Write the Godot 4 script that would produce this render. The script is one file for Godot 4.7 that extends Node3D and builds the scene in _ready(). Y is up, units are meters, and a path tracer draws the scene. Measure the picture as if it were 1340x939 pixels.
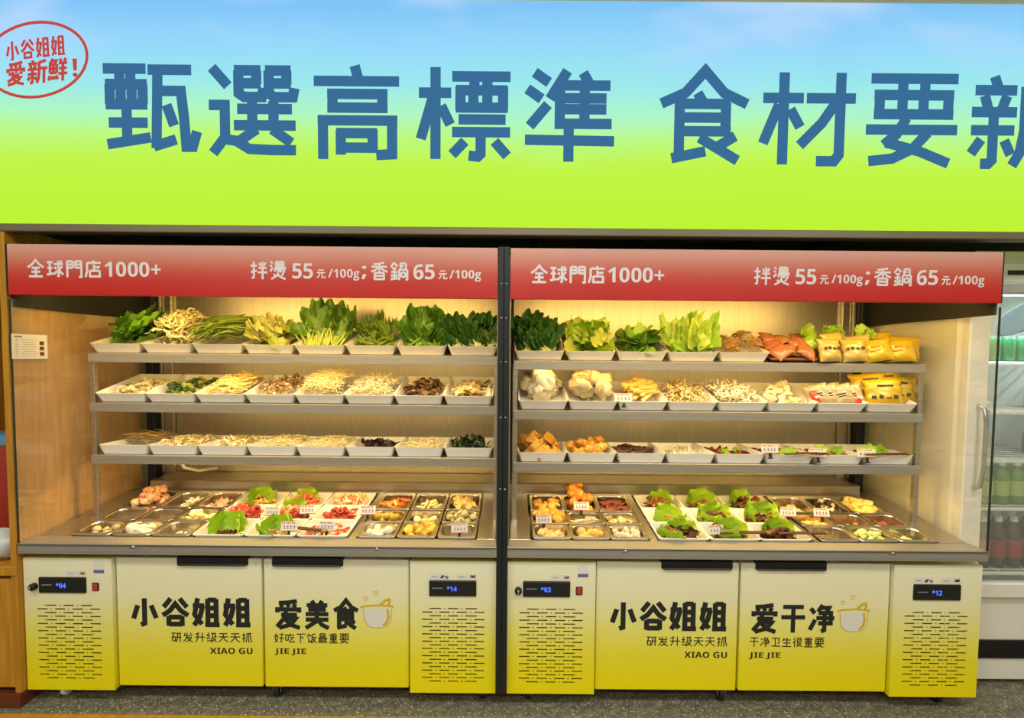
extends Node3D
# A malatang self-service counter: two open display refrigerators under a lit banner. x right, y up, z towards the customer; counter fronts at z = 0.

var rng := RandomNumberGenerator.new()
var used_names := {}
var store := {}
var uv_from := Vector2.ZERO
var uv_size := Vector2.ONE

# ---------------------------------------------------------------- materials
func m(key, col = Color.WHITE, rough = 0.6, metal = 0.0, opts = {}):
	if store.has(key):
		return store[key]
	var k := StandardMaterial3D.new()
	k.resource_name = key
	k.albedo_color = col
	k.roughness = rough
	k.metallic = metal
	for p in opts:
		k.set(p, opts[p])
	store[key] = k
	return k

func c8(r, g, b):
	return Color(r / 255.0, g / 255.0, b / 255.0)

func streak_image(w, h, along_y, base, amp, seed_value, stretch = 24.0):
	var n := FastNoiseLite.new()
	n.seed = seed_value
	n.noise_type = FastNoiseLite.TYPE_SIMPLEX_SMOOTH
	n.frequency = 0.12
	n.fractal_octaves = 3
	var im := Image.create(w, h, false, Image.FORMAT_RGB8)
	for y in h:
		for x in w:
			var v = n.get_noise_2d(x, y / stretch) if along_y else n.get_noise_2d(x / stretch, y)
			im.set_pixel(x, y, Color(base.r + amp.r * v, base.g + amp.g * v, base.b + amp.b * v))
	return ImageTexture.create_from_image(im)

func speckle_image(size, cols, seed_value):
	var r := RandomNumberGenerator.new()
	r.seed = seed_value
	var n := FastNoiseLite.new()
	n.seed = seed_value
	n.frequency = 0.03
	var im := Image.create(size, size, false, Image.FORMAT_RGB8)
	for y in size:
		for x in size:
			var c: Color = cols[0].lerp(cols[1], clampf(0.5 + n.get_noise_2d(x, y), 0, 1))
			im.set_pixel(x, y, c)
	for i in size * size / 26:
		var c: Color = cols[2 + r.randi() % (cols.size() - 2)]
		var x = r.randi() % size
		var y = r.randi() % size
		im.fill_rect(Rect2i(x, y, 1 + r.randi() % 3, 1 + r.randi() % 3), c)
	return ImageTexture.create_from_image(im)

func print_gradient(stops):
	var im := Image.create(4, 256, false, Image.FORMAT_RGB8)
	for y in 256:
		var t = y / 255.0
		var c: Color = stops[stops.size() - 1][1]
		for i in stops.size() - 1:
			if t <= stops[i + 1][0]:
				c = stops[i][1].lerp(stops[i + 1][1], clampf((t - stops[i][0]) / (stops[i + 1][0] - stops[i][0]), 0, 1))
				break
		for x in 4:
			im.set_pixel(x, y, c)
	return ImageTexture.create_from_image(im)

func banner_image():
	var n := FastNoiseLite.new()
	n.seed = 5
	n.frequency = 0.008
	n.fractal_octaves = 3
	var stops = [[0.0, c8(128, 196, 248)], [0.18, c8(150, 216, 252)], [0.36, c8(156, 234, 238)], [0.5, c8(176, 248, 196)], [0.6, c8(190, 250, 128)], [0.72, c8(194, 246, 72)], [1.0, c8(190, 244, 50)]]
	var w = 640
	var h = 160
	var im := Image.create(w, h, false, Image.FORMAT_RGB8)
	for y in h:
		for x in w:
			var t = clampf(y / float(h - 1) + 0.05 * n.get_noise_2d(x * 0.8, y), 0, 1)
			var c: Color = stops[6][1]
			for i in 6:
				if t <= stops[i + 1][0]:
					c = stops[i][1].lerp(stops[i + 1][1], (t - stops[i][0]) / (stops[i + 1][0] - stops[i][0]))
					break
			var cloud = clampf(n.get_noise_2d(x + 300, y * 2.2 + 90) * 1.6, 0, 1) * clampf(1.0 - y / 70.0, 0, 1)
			c = c.lerp(c8(200, 222, 255), cloud * 0.75)
			im.set_pixel(x, y, c)
	return ImageTexture.create_from_image(im)

func make_materials():
	var steel_v = streak_image(256, 256, true, Color(0.88, 0.88, 0.88), Color(0.06, 0.06, 0.06), 3, 60.0)
	var steel_h = streak_image(256, 256, false, Color(0.88, 0.88, 0.88), Color(0.06, 0.06, 0.06), 4, 60.0)
	m("steel_back", c8(214, 206, 188), 0.36, 0.92, {"albedo_texture": steel_v, "uv1_triplanar": true, "uv1_world_triplanar": true, "uv1_scale": Vector3(3.6, 3.6, 3.6)})
	m("steel", c8(206, 200, 190), 0.33, 0.92, {"albedo_texture": steel_h, "uv1_triplanar": true, "uv1_world_triplanar": true, "uv1_scale": Vector3(2, 2, 2)})
	m("steel_pan", c8(212, 206, 194), 0.27, 1.0)
	m("black", c8(22, 24, 26), 0.4)
	m("dark_metal", c8(38, 42, 46), 0.42, 0.4)
	m("galvanised", c8(122, 122, 118), 0.6, 0.3)
	m("screw", c8(190, 190, 190), 0.3, 1.0)
	m("melamine", c8(240, 237, 230), 0.32)
	m("panel_print", Color.WHITE, 0.38, 0.0, {"albedo_texture": print_gradient([[0.0, c8(240, 238, 212)], [0.3, c8(238, 234, 190)], [0.5, c8(236, 230, 128)], [0.75, c8(234, 224, 44)], [1.0, c8(236, 226, 0)]])})
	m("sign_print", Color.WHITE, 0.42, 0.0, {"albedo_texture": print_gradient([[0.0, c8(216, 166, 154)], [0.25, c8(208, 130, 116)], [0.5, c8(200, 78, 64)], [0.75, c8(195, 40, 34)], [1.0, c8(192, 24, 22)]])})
	m("sign_letters", c8(228, 220, 226), 0.5)
	m("ink", c8(28, 32, 34), 0.5)
	m("glass", Color(0.93, 0.97, 0.95, 0.07), 0.03, 0.0, {"transparency": BaseMaterial3D.TRANSPARENCY_ALPHA})
	m("glass_edge", c8(28, 50, 44), 0.15)
	var wood = streak_image(256, 512, true, c8(200, 152, 66), Color(0.09, 0.08, 0.04), 9, 30.0)
	m("wood", c8(238, 226, 190), 0.6, 0.0, {"metallic_specular": 0.25, "albedo_texture": wood, "uv1_triplanar": true, "uv1_world_triplanar": true, "uv1_scale": Vector3(1.3, 1.3, 1.3)})
	m("plinth", c8(98, 46, 24), 0.5)
	m("white_paint", c8(236, 234, 226), 0.4)
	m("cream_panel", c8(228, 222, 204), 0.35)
	m("grey_panel", c8(178, 178, 172), 0.45)
	m("ceiling_paint", c8(225, 225, 220), 0.8)
	m("wall_paint", c8(216, 206, 186), 0.8)
	m("soffit", c8(120, 124, 110), 0.6)
	m("canopy_dark", c8(44, 43, 38), 0.6)
	m("steel_front", c8(190, 186, 178), 0.4, 0.55, {"albedo_texture": steel_h, "uv1_triplanar": true, "uv1_world_triplanar": true, "uv1_scale": Vector3(2, 2, 2)})
	m("soffit_beam", c8(24, 26, 25), 0.6)
	m("frame_strip", c8(120, 112, 92), 0.5, 0.3)
	var sp = speckle_image(512, [c8(132, 128, 108), c8(102, 98, 82), c8(180, 176, 156), c8(60, 58, 48), c8(214, 208, 190), c8(78, 74, 60)], 7)
	m("floor_stone", Color.WHITE, 0.45, 0.0, {"albedo_texture": sp, "uv1_triplanar": true, "uv1_world_triplanar": true, "uv1_scale": Vector3(1.1, 1.1, 1.1)})
	m("floor_wood", c8(250, 220, 190), 0.4, 0.0, {"albedo_texture": wood, "uv1_triplanar": true, "uv1_world_triplanar": true})
	m("banner_face", c8(4, 4, 4), 0.7, 0.0, {"metallic_specular": 0.1, "emission_enabled": true, "emission_texture": banner_image(), "emission_energy_multiplier": 1.0})
	m("banner_letters", c8(4, 6, 8), 0.7, 0.0, {"metallic_specular": 0.1, "emission_enabled": true, "emission": c8(56, 108, 150)})
	m("banner_red", c8(8, 4, 4), 0.7, 0.0, {"metallic_specular": 0.1, "emission_enabled": true, "emission": c8(196, 72, 66)})
	m("lamp_warm", c8(255, 236, 190), 0.5, 0.0, {"emission_enabled": true, "emission": c8(255, 226, 160), "emission_energy_multiplier": 2.0})
	m("lamp_cool", c8(245, 250, 255), 0.5, 0.0, {"emission_enabled": true, "emission": c8(235, 245, 255), "emission_energy_multiplier": 1.6})
	m("digits", c8(10, 20, 60), 0.5, 0.0, {"emission_enabled": true, "emission": c8(70, 110, 255), "emission_energy_multiplier": 1.6})
	m("paper", c8(226, 224, 216), 0.6)
	m("label_red", c8(196, 40, 40), 0.6)
	m("label_grey", c8(140, 140, 150), 0.6)

# ---------------------------------------------------------------- mesh helpers
func nst():
	var st := SurfaceTool.new()
	st.begin(Mesh.PRIMITIVE_TRIANGLES)
	return st

func fin(st):
	st.generate_normals()
	return st.commit()

func vert(st, p: Vector3):
	st.set_uv(Vector2((p.x - uv_from.x) / uv_size.x, (uv_from.y - p.y) / uv_size.y))
	st.add_vertex(p)

func face(st, pts, inside: Vector3):
	var n: Vector3 = (pts[1] - pts[0]).cross(pts[2] - pts[0])
	var mid = Vector3.ZERO
	for p in pts:
		mid += p
	mid /= pts.size()
	var turned = n.dot(mid - inside) < 0
	for i in range(1, pts.size() - 1):
		vert(st, pts[0])
		vert(st, pts[i] if turned else pts[i + 1])
		vert(st, pts[i + 1] if turned else pts[i])

func cbox(st, c: Vector3, s: Vector3, b = 0.003, xf = Transform3D.IDENTITY):
	st.set_smooth_group(-1)
	var h = s / 2.0
	b = minf(b, minf(h.x, minf(h.y, h.z)) * 0.8)
	var mid = xf * c
	var at = func(v): return xf * (c + v)
	for a in 3:
		var u = (a + 1) % 3
		var w = (a + 2) % 3
		for sg in [-1, 1]:
			var pts = []
			for q in [[-1, -1], [1, -1], [1, 1], [-1, 1]]:
				var v = Vector3.ZERO
				v[a] = sg * h[a]
				v[u] = q[0] * (h[u] - b)
				v[w] = q[1] * (h[w] - b)
				pts.append(at.call(v))
			face(st, pts, mid)
		for s1 in [-1, 1]:
			for s2 in [-1, 1]:
				var pts = []
				for q in [[0, -1], [0, 1], [1, 1], [1, -1]]:
					var v = Vector3.ZERO
					v[a] = q[1] * (h[a] - b)
					v[u] = s1 * (h[u] if q[0] == 0 else h[u] - b)
					v[w] = s2 * (h[w] - b if q[0] == 0 else h[w])
					pts.append(at.call(v))
				face(st, pts, mid)
	for sx in [-1, 1]:
		for sy in [-1, 1]:
			for sz in [-1, 1]:
				face(st, [at.call(Vector3(sx * h.x, sy * (h.y - b), sz * (h.z - b))), at.call(Vector3(sx * (h.x - b), sy * h.y, sz * (h.z - b))), at.call(Vector3(sx * (h.x - b), sy * (h.y - b), sz * h.z))], mid)

func span(st, x0, x1, y0, y1, z0, z1, b = 0.003):
	cbox(st, Vector3((x0 + x1) / 2.0, (y0 + y1) / 2.0, (z0 + z1) / 2.0), Vector3(absf(x1 - x0), absf(y1 - y0), absf(z1 - z0)), b)

func grid(st, rows, closed = false, smooth = true):
	st.set_smooth_group(0 if smooth else -1)
	var nu = rows[0].size()
	for i in rows.size() - 1:
		for j in (nu if closed else nu - 1):
			var a = rows[i][j]
			var b = rows[i][(j + 1) % nu]
			var c = rows[i + 1][(j + 1) % nu]
			var d = rows[i + 1][j]
			vert(st, a); vert(st, b); vert(st, c)
			vert(st, a); vert(st, c); vert(st, d)

func tube(st, pts, radii, sides = 6):
	var rows = []
	var up = Vector3.UP
	for i in pts.size():
		var t: Vector3 = (pts[mini(i + 1, pts.size() - 1)] - pts[maxi(i - 1, 0)]).normalized()
		if absf(t.dot(up)) > 0.95:
			up = Vector3.RIGHT
		var a = t.cross(up).normalized()
		var b = a.cross(t)
		var r = radii[i] if radii is Array else radii
		var row = []
		for k in sides:
			var g = TAU * k / sides
			row.append(pts[i] + (a * cos(g) + b * sin(g)) * r)
		rows.append(row)
	grid(st, rows, true)
	for e in [0, rows.size() - 1]:
		st.set_smooth_group(-1)
		face(st, rows[e], pts[1] if e == 0 else pts[pts.size() - 2])

func lathe(st, prof, sides = 16, c = Vector3.ZERO, axis = 1):
	var rows = []
	for p in prof:
		var row = []
		for k in sides:
			var g = -TAU * k / sides
			var v = Vector3(cos(g) * p.x, p.y, sin(g) * p.x)
			if axis == 0:
				v = Vector3(v.y, v.z, v.x)
			elif axis == 2:
				v = Vector3(v.z, v.x, v.y)
			row.append(c + v)
		rows.append(row)
	grid(st, rows, true)

func rrect(w, d, r, y, n = 3):
	var out = []
	for q in [[1, 1, 0.0], [-1, 1, 0.25], [-1, -1, 0.5], [1, -1, 0.75]]:
		for k in n + 1:
			var g = TAU * (q[2] + 0.25 * k / n)
			out.append(Vector3(q[0] * (w / 2 - r) + cos(g) * r, y, q[1] * (d / 2 - r) + sin(g) * r))
	return out

func dish(st, rings):
	# rings: [width, depth, corner radius, height]; walls between, the first and last ring are closed
	for i in rings.size() - 1:
		var a = rings[i]
		var b = rings[i + 1]
		grid(st, [rrect(b[0], b[1], b[2], b[3]), rrect(a[0], a[1], a[2], a[3])], true, false)
	var f = rings[0]
	st.set_smooth_group(-1)
	face(st, rrect(f[0], f[1], f[2], f[3]), Vector3(0, f[3] + 1, 0))
	f = rings[rings.size() - 1]
	face(st, rrect(f[0], f[1], f[2], f[3]), Vector3(0, f[3] - 1, 0))

# ---------------------------------------------------------------- node helpers
func numbered(n):
	if not used_names.has(n):
		used_names[n] = 0
		return n
	used_names[n] += 1
	return "%s_%03d" % [n, used_names[n]]

func tag(o, label, category = "", group = "", kind = ""):
	if label: o.set_meta("label", label)
	if category: o.set_meta("category", category)
	if group: o.set_meta("group", group)
	if kind: o.set_meta("kind", kind)
	return o

func obj(called, mesh, material, parent = null, xf = Transform3D.IDENTITY):
	var o := MeshInstance3D.new()
	o.mesh = mesh
	o.material_override = material
	o.transform = xf
	if parent == null:
		o.name = numbered(called)
		add_child(o)
	else:
		o.name = called
		parent.add_child(o, true)
	return o

func thing(called, label, category, group = "", xf = Transform3D.IDENTITY):
	var o := Node3D.new()
	o.name = numbered(called)
	add_child(o)
	o.transform = xf
	return tag(o, label, category, group)

func block(called, mat_key, parent, x0, x1, y0, y1, z0, z1, b = 0.003):
	var st = nst()
	span(st, x0, x1, y0, y1, z0, z1, b)
	return obj(called, fin(st), store[mat_key], parent)

func area_lamp(called, parent, at, size, turn, energy, col):
	var l := AreaLight3D.new()
	l.name = called
	l.area_size = size
	l.light_energy = energy
	l.light_color = col
	l.shadow_enabled = true
	l.area_normalize_energy = true
	l.set("area_range", 12.0)
	l.position = at
	l.rotation = turn
	parent.add_child(l, true)

# ---------------------------------------------------------------- lettering
const GLYPH = {
	"甄": "0 7 47 7;18 7 18 24;30 7 30 24;2 24 48 24;2 46 48 46;7 24 7 46;19 24 19 46;31 24 31 46;43 24 43 46;25 46 25 86;5 66 48 66;3 90 51 82;49 8 97 8;60 8 57 94;54 92 79 84;61 31 85 31 88 60 90 92 97 92 102 75;69 46 77 69",
	"選": "4 4 22 24;0 45 18 45 18 80 4 98;14 82 30 84 45 93 70 94 98 94;29 7 59 7;54 7 54 22;31 21 59 21;34 7 34 32 40 36 60 36 62 26;64 7 93 7;88 7 88 22;65 21 93 21;68 7 68 32 74 36 95 36 97 26;32 49 94 49;28 67 98 67;49 40 49 67;73 40 73 67;54 71 33 85;71 71 93 86",
	"高": "46 0 51 17;0 17 96 17;15 31 83 31;15 46 83 46;21 27 21 50;77 27 77 50;4 60 94 60;10 55 10 103;88 56 88 97 70 98;25 74 71 74;25 90 71 90;30 70 30 98;66 70 66 94",
	"標": "2 28 37 28;20 0 20 101;17 33 4 79;26 42 36 63;38 10 101 10;62 10 62 25;76 10 76 25;42 25 98 25;42 44 98 44;47 21 47 48;61 25 61 44;76 25 76 44;93 21 93 48;45 57 96 57;38 71 101 71;69 71 69 95 66 98 56 97;52 81 38 96;84 81 98 97",
	"準": "12 4 28 15;4 22 20 33;27 39 7 63;48 2 29 33;40 18 40 66;65 4 72 16;42 18 95 18;42 32 91 32;42 44 91 44;36 60 97 60;67 18 67 60;2 78 100 79;50 62 50 102",
	"食": "4 36 30 24 51 0 72 24 97 36;43 24 49 34;22 36 78 36;24 51 76 51;24 66 80 66;24 34 24 92;74 34 74 66;16 96 53 88;85 71 64 84;46 73 88 98",
	"材": "3 28 46 28;25 0 25 101;20 35 4 78;32 40 43 60;49 28 101 28;85 0 85 90 80 97 61 97;80 33 66 55 43 80",
	"要": "4 5 99 5;39 5 39 23;63 5 63 23;8 23 95 23;8 44 95 44;14 19 14 48;39 23 39 44;62 23 62 44;89 19 89 48;0 61 100 61;44 48 34 66 20 78;22 75 60 85 92 98;68 64 52 82 30 93 4 96",
	"新": "26 1 31 14;5 16 52 16;16 22 20 36;41 22 36 36;2 40 53 40;2 60 51 60;27 40 27 93 23 97 14 97;14 70 3 86;40 71 48 87;98 6 60 13;62 12 62 60 58 85 50 99;62 38 106 38;88 38 88 101",
	"小": "50 4 50 90 36 95;26 28 10 74;74 28 92 72", "谷": "34 4 8 34;66 4 92 34;4 62 30 46 50 22 70 46 96 62;26 64 26 98;26 68 74 68;74 64 74 98;26 92 74 92",
	"姐": "20 2 8 58 34 92;38 28 28 64 6 96;2 28 44 28;56 4 56 92;86 4 86 92;56 8 86 8;56 36 86 36;56 62 86 62;46 93 98 93",
	"愛": "84 4 50 10 14 12;24 18 30 28;48 16 52 27;76 14 68 28;8 46 8 34 92 34 92 46;22 44 18 58;34 42 36 58 62 58 64 50;50 40 56 48;74 42 82 54;40 60 30 74 8 84;34 68 76 68 56 88 10 98;38 74 60 90 94 98",
	"鮮": "24 2 6 26;20 12 40 12 34 24;8 26 8 64;8 27 44 27;44 26 44 64;8 45 44 45;8 63 44 63;26 27 26 63;8 74 2 94;19 76 21 92;31 76 35 92;42 74 50 92;60 4 66 18;90 4 84 18;54 24 98 24;56 46 96 46;52 68 100 68;76 24 76 100",
	"全": "4 44 32 24 50 2 68 24 96 44;26 46 74 46;24 68 76 68;10 94 90 94;50 46 50 94", "球": "4 14 38 14;6 46 36 46;2 84 40 76;21 14 21 80;44 24 98 24;71 4 71 90 62 94;48 40 58 52;42 82 66 62;94 36 78 52;72 50 82 68 98 84;82 6 92 16",
	"門": "10 6 10 98;10 8 42 8;42 6 42 46;10 26 42 26;10 44 42 44;58 6 58 46;58 8 92 8;92 6 92 94 78 96;58 26 92 26;58 44 92 44", "店": "50 2 54 14;14 16 94 16;14 16 14 60 4 96;54 26 54 58;54 40 88 40;30 58 30 98;30 60 86 60;86 58 86 98;30 92 86 92",
	"拌": "4 26 40 26;22 4 22 90 10 94;4 62 40 52;54 10 60 28;90 8 82 28;48 38 96 38;44 62 100 62;72 4 72 100", "燙": "8 4 20 12;4 22 16 30;4 56 20 38;38 4 38 28;38 4 82 4;82 4 82 28;38 16 82 16;38 28 82 28;28 36 96 36;40 42 28 56;40 42 88 42 82 62 74 62;58 44 46 60;72 44 60 62;26 70 32 80;78 68 70 80;50 62 44 80 10 98;50 72 62 86 92 98",
	"元": "20 12 80 12;4 40 96 40;36 42 32 70 6 96;62 42 62 92 92 92 95 76", "香": "78 4 50 10 18 12;6 26 94 26;50 10 50 52;46 28 28 44 4 54;54 28 72 44 96 54;24 58 24 98;24 59 76 59;76 58 76 98;24 76 76 76;24 94 76 94",
	"鍋": "22 2 4 28;22 4 42 24;10 34 36 34;6 54 40 54;23 34 23 90;8 66 12 82;38 64 32 82;2 94 44 88;58 6 58 36;58 7 88 7;88 7 88 36;58 22 76 22;50 40 50 98;50 41 96 41;96 41 96 94 86 97;62 56 62 82;62 57 84 57;84 57 84 82;62 80 84 80",
	"研": "4 10 44 10;24 10 16 44 4 62;14 46 14 92;14 47 40 47;40 46 40 92;14 88 40 88;48 12 96 12;46 50 98 50;62 12 60 60 46 98;84 12 84 100", "发": "22 8 14 34 90 34;42 4 36 46 24 72 4 96;70 8 82 20;36 52 80 52 66 76 28 98;40 56 62 82 96 98",
	"升": "44 4 28 14 6 20;4 48 98 48;32 14 30 60 10 98;72 4 72 100", "级": "24 4 8 32 30 32;34 24 6 62 38 56;4 88 38 78;46 10 86 10 78 40 92 40 82 68 44 98;60 12 56 56 40 96;58 44 72 76 98 98",
	"天": "12 12 88 12;4 44 96 44;50 12 46 56 6 97;52 50 66 76 95 97", "抓": "4 26 38 26;21 4 21 90 10 94;4 62 38 52;92 4 72 9 50 10;52 10 50 60 40 98;68 10 68 100;82 10 86 60 98 96",
	"爱": "84 4 50 9 14 11;22 16 28 26;48 14 52 25;78 13 70 26;8 44 8 33 92 33 92 44;22 52 84 52;42 36 34 64 6 94;36 66 78 66 60 86 14 98;40 70 62 88 94 98", "美": "30 2 38 14;70 2 62 14;10 18 90 18;16 33 84 33;6 49 94 49;50 18 50 49;6 68 94 68;50 54 44 76 6 98;54 70 68 86 95 98",
	"好": "20 4 8 60 36 92;38 28 28 66 6 96;2 30 44 30;52 12 92 12 72 34;72 34 72 90 60 94;48 50 98 50", "吃": "6 18 6 76;6 20 32 20;32 18 32 76;6 72 32 72;56 4 42 34;52 22 94 22;48 44 86 44 52 74 46 90 90 90 94 76",
	"下": "4 10 96 10;46 10 46 100;52 34 80 56", "饭": "22 4 4 40;16 22 42 22 36 36;20 42 20 90 42 76;92 6 56 12;56 12 54 60 42 98;56 40 90 40 76 72 48 98;62 54 78 80 98 98",
	"最": "24 4 24 36;24 5 76 5;76 4 76 36;24 20 76 20;24 35 76 35;4 46 96 46;18 46 18 90;42 46 42 98;18 60 42 60;18 74 42 74;4 92 50 84;54 58 90 58 78 80 52 98;58 64 74 84 98 97", "重": "80 4 50 8 18 10;6 22 94 22;22 34 22 64;22 35 78 35;78 34 78 64;22 49 78 49;22 63 78 63;50 8 50 94;14 78 86 78;4 95 96 95",
	"干": "10 10 90 10;4 46 96 46;50 10 50 100", "净": "6 14 22 32;4 90 24 54;52 2 34 26;46 12 76 12 68 26;36 30 84 30 84 66 36 66;28 48 98 48;60 28 60 90 48 95", "卫": "8 12 84 12 82 58 68 62;44 12 44 88;4 90 96 90",
	"生": "24 8 8 42;20 28 92 28;14 58 88 58;52 4 52 92;4 93 96 93", "很": "28 4 8 28;32 28 4 58;20 46 20 100;48 6 48 90 72 80;48 8 86 8 86 46;48 26 86 26;48 46 86 46;90 56 72 68;60 50 72 76 98 96",
}

func stroke(st, pts: Array, hw: float, z: float):
	# a band of even width with mitred bends, facing +z
	var l = []
	var r = []
	for i in pts.size():
		var d0: Vector2 = (pts[i] - pts[i - 1]).normalized() if i > 0 else Vector2.ZERO
		var d1: Vector2 = (pts[i + 1] - pts[i]).normalized() if i < pts.size() - 1 else Vector2.ZERO
		var t: Vector2 = (d0 + d1).normalized() if (d0 + d1).length() > 0.01 else d0
		var n = Vector2(-t.y, t.x)
		var e = d1 if d0 == Vector2.ZERO else d0
		var k = 1.0 / maxf(0.45, absf(n.dot(Vector2(-e.y, e.x))))
		l.append(pts[i] + n * hw * k)
		r.append(pts[i] - n * hw * k)
	st.set_smooth_group(-1)
	for i in pts.size() - 1:
		face(st, [Vector3(l[i].x, l[i].y, z), Vector3(l[i + 1].x, l[i + 1].y, z), Vector3(r[i + 1].x, r[i + 1].y, z), Vector3(r[i].x, r[i].y, z)], Vector3(l[i].x, l[i].y, z - 1.0))

func glyph(st, ch, x0, x1, y0, y1, hw, slant = 0.0):
	var k = 0
	for s in GLYPH[ch].split(";"):
		var v = s.split_floats(" ")
		var pts = []
		for i in range(0, v.size(), 2):
			var y = lerpf(y1, y0, v[i + 1] / 100.0)
			pts.append(Vector2(lerpf(x0, x1, v[i] / 100.0) + (y - y0) * slant, y))
		stroke(st, pts, hw, k * 0.00003)
		k += 1

func words(called, parent, text, x0, x1, y0, y1, z, mat_key, weight, slant = 0.0, turn = 0.0):
	# Han lettering laid out between x0 and x1; weight: stroke width as a share of the height
	var st = nst()
	var w = (x1 - x0) / text.length()
	var gap = w * 0.05
	for i in text.length():
		if GLYPH.has(text[i]):
			glyph(st, text[i], i * w + gap, (i + 1) * w - gap, 0, y1 - y0, (y1 - y0) * weight / 2, slant)
	return obj(called, fin(st), store[mat_key], parent, Transform3D(Basis(Vector3.BACK, turn), Vector3(x0, y0, z)))

func latin(called, parent, text, x0, x1, y0, y1, z, mat_key, bold = true):
	var f := SystemFont.new()
	f.font_names = PackedStringArray(["Droid Sans"])
	f.font_weight = 700 if bold else 400
	var t := TextMesh.new()
	t.text = text
	t.font = f
	t.font_size = 48
	t.pixel_size = 0.01
	t.depth = 0.02
	t.curve_step = 2.0
	var b = t.get_aabb()
	var o = obj(called, t, store[mat_key], parent)
	var s = Vector3((x1 - x0) / b.size.x, (y1 - y0) / b.size.y, 0.02)
	o.transform = Transform3D(Basis.from_scale(s), Vector3(x0 - b.position.x * s.x, y0 - b.position.y * s.y, z))
	return o

# ---------------------------------------------------------------- the place
const EXPOSURE := 1.0
const WARM := Color(1.0, 0.82, 0.45)

func set_camera_and_light():
	var cam := Camera3D.new()
	cam.name = "camera"
	cam.projection = Camera3D.PROJECTION_FRUSTUM
	cam.near = 0.05
	cam.far = 60.0
	cam.size = cam.near * 939.0 / 700.0
	cam.frustum_offset = Vector2(0, cam.near * 32.5 / 700.0)
	cam.transform = Transform3D(Basis(Vector3.RIGHT, deg_to_rad(-2.86)) * Basis(Vector3.BACK, deg_to_rad(0.48)), Vector3(0.02, 1.50, 2.20))
	add_child(cam)
	cam.current = true
	var e := Environment.new()
	e.background_mode = Environment.BG_COLOR
	e.background_color = Color(0.02, 0.02, 0.02)
	e.tonemap_mode = Environment.TONE_MAPPER_LINEAR
	e.tonemap_exposure = EXPOSURE
	e.sdfgi_enabled = true
	e.ssao_enabled = true
	e.ssil_enabled = true
	var we := WorldEnvironment.new()
	we.name = "surroundings"
	we.environment = e
	add_child(we)

func ceiling_lamps():
	for p in [[-2.0, 1.6], [0.0, 1.6], [2.0, 1.6], [-2.0, 3.6], [0.0, 3.6], [2.0, 3.6]]:
		var t = thing("ceiling_light", "square white panel light in the shop ceiling", "ceiling light", "ceiling panel lights of the shop", Transform3D(Basis.IDENTITY, Vector3(p[0], 2.99, p[1])))
		block("frame", "white_paint", t, -0.32, 0.32, -0.02, 0.009, -0.32, 0.32)
		block("diffuser", "lamp_cool", t, -0.29, 0.29, -0.028, -0.02, -0.29, 0.29, 0.001)
		area_lamp("panel_lamp", t, Vector3(0, -0.04, 0), Vector2(0.58, 0.58), Vector3(-PI / 2, 0, 0), 2.75, Color(1.0, 0.98, 0.93))

func build_room():
	var st = nst()
	span(st, -4.2, 4.2, -0.1, 0.0, -1.2, 0.045, 0.001)
	tag(obj("floor", fin(st), store.floor_stone), "dark grey speckled stone floor under the display counters", "floor", "", "structure")
	st = nst()
	span(st, -4.2, 4.2, -0.1, 0.0, 0.16, 5.2, 0.001)
	tag(obj("floor", fin(st), store.floor_stone), "dark grey speckled stone floor of the shop in front of the counters", "floor", "", "structure")
	st = nst()
	span(st, -4.2, 4.2, -0.1, 0.002, 0.045, 0.16, 0.001)
	tag(obj("trim_3", fin(st), store.floor_wood), "orange brown wooden strip let into the floor before the counters", "trim", "", "structure")
	st = nst()
	span(st, -4.2, 4.2, 3.0, 3.1, -1.2, 5.2, 0.001)
	tag(obj("ceiling", fin(st), store.ceiling_paint), "pale shop ceiling above the banner", "ceiling", "", "structure")
	var walls = [["wall_back", -4.2, 4.2, -1.3, -1.15, "behind the counters"], ["wall_left", -4.3, -4.15, -1.2, 5.2, "beyond the wooden cabinet"], ["wall_right", 4.15, 4.3, -1.2, 5.2, "beyond the drinks fridge"], ["wall_front", -4.2, 4.2, 5.1, 5.25, "across the shop from the counters"]]
	for w in walls:
		st = nst()
		span(st, w[1], w[2], 0.0, 3.0, w[3], w[4], 0.001)
		tag(obj(w[0], fin(st), store.wall_paint), "plain beige shop wall " + w[5], "wall", "", "structure")
	# bulkhead over the counters; its dark underside shows between banner and price boards
	st = nst()
	span(st, -4.1, 4.1, 2.07, 2.95, -1.15, -0.05, 0.004)
	tag(obj("trim_1", fin(st), store.soffit), "dark bulkhead above the counters that carries the banner", "bulkhead", "", "structure")
	st = nst()
	for x in [-1.62, -0.78, 0.12, 0.62, 1.12, 1.52]:
		cbox(st, Vector3(x, 2.06, -0.5), Vector3(0.04, 0.024, 0.86), 0.002)
	tag(obj("trim_2", fin(st), store.soffit_beam), "black ribs across the underside of the bulkhead", "trim", "", "structure")

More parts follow.
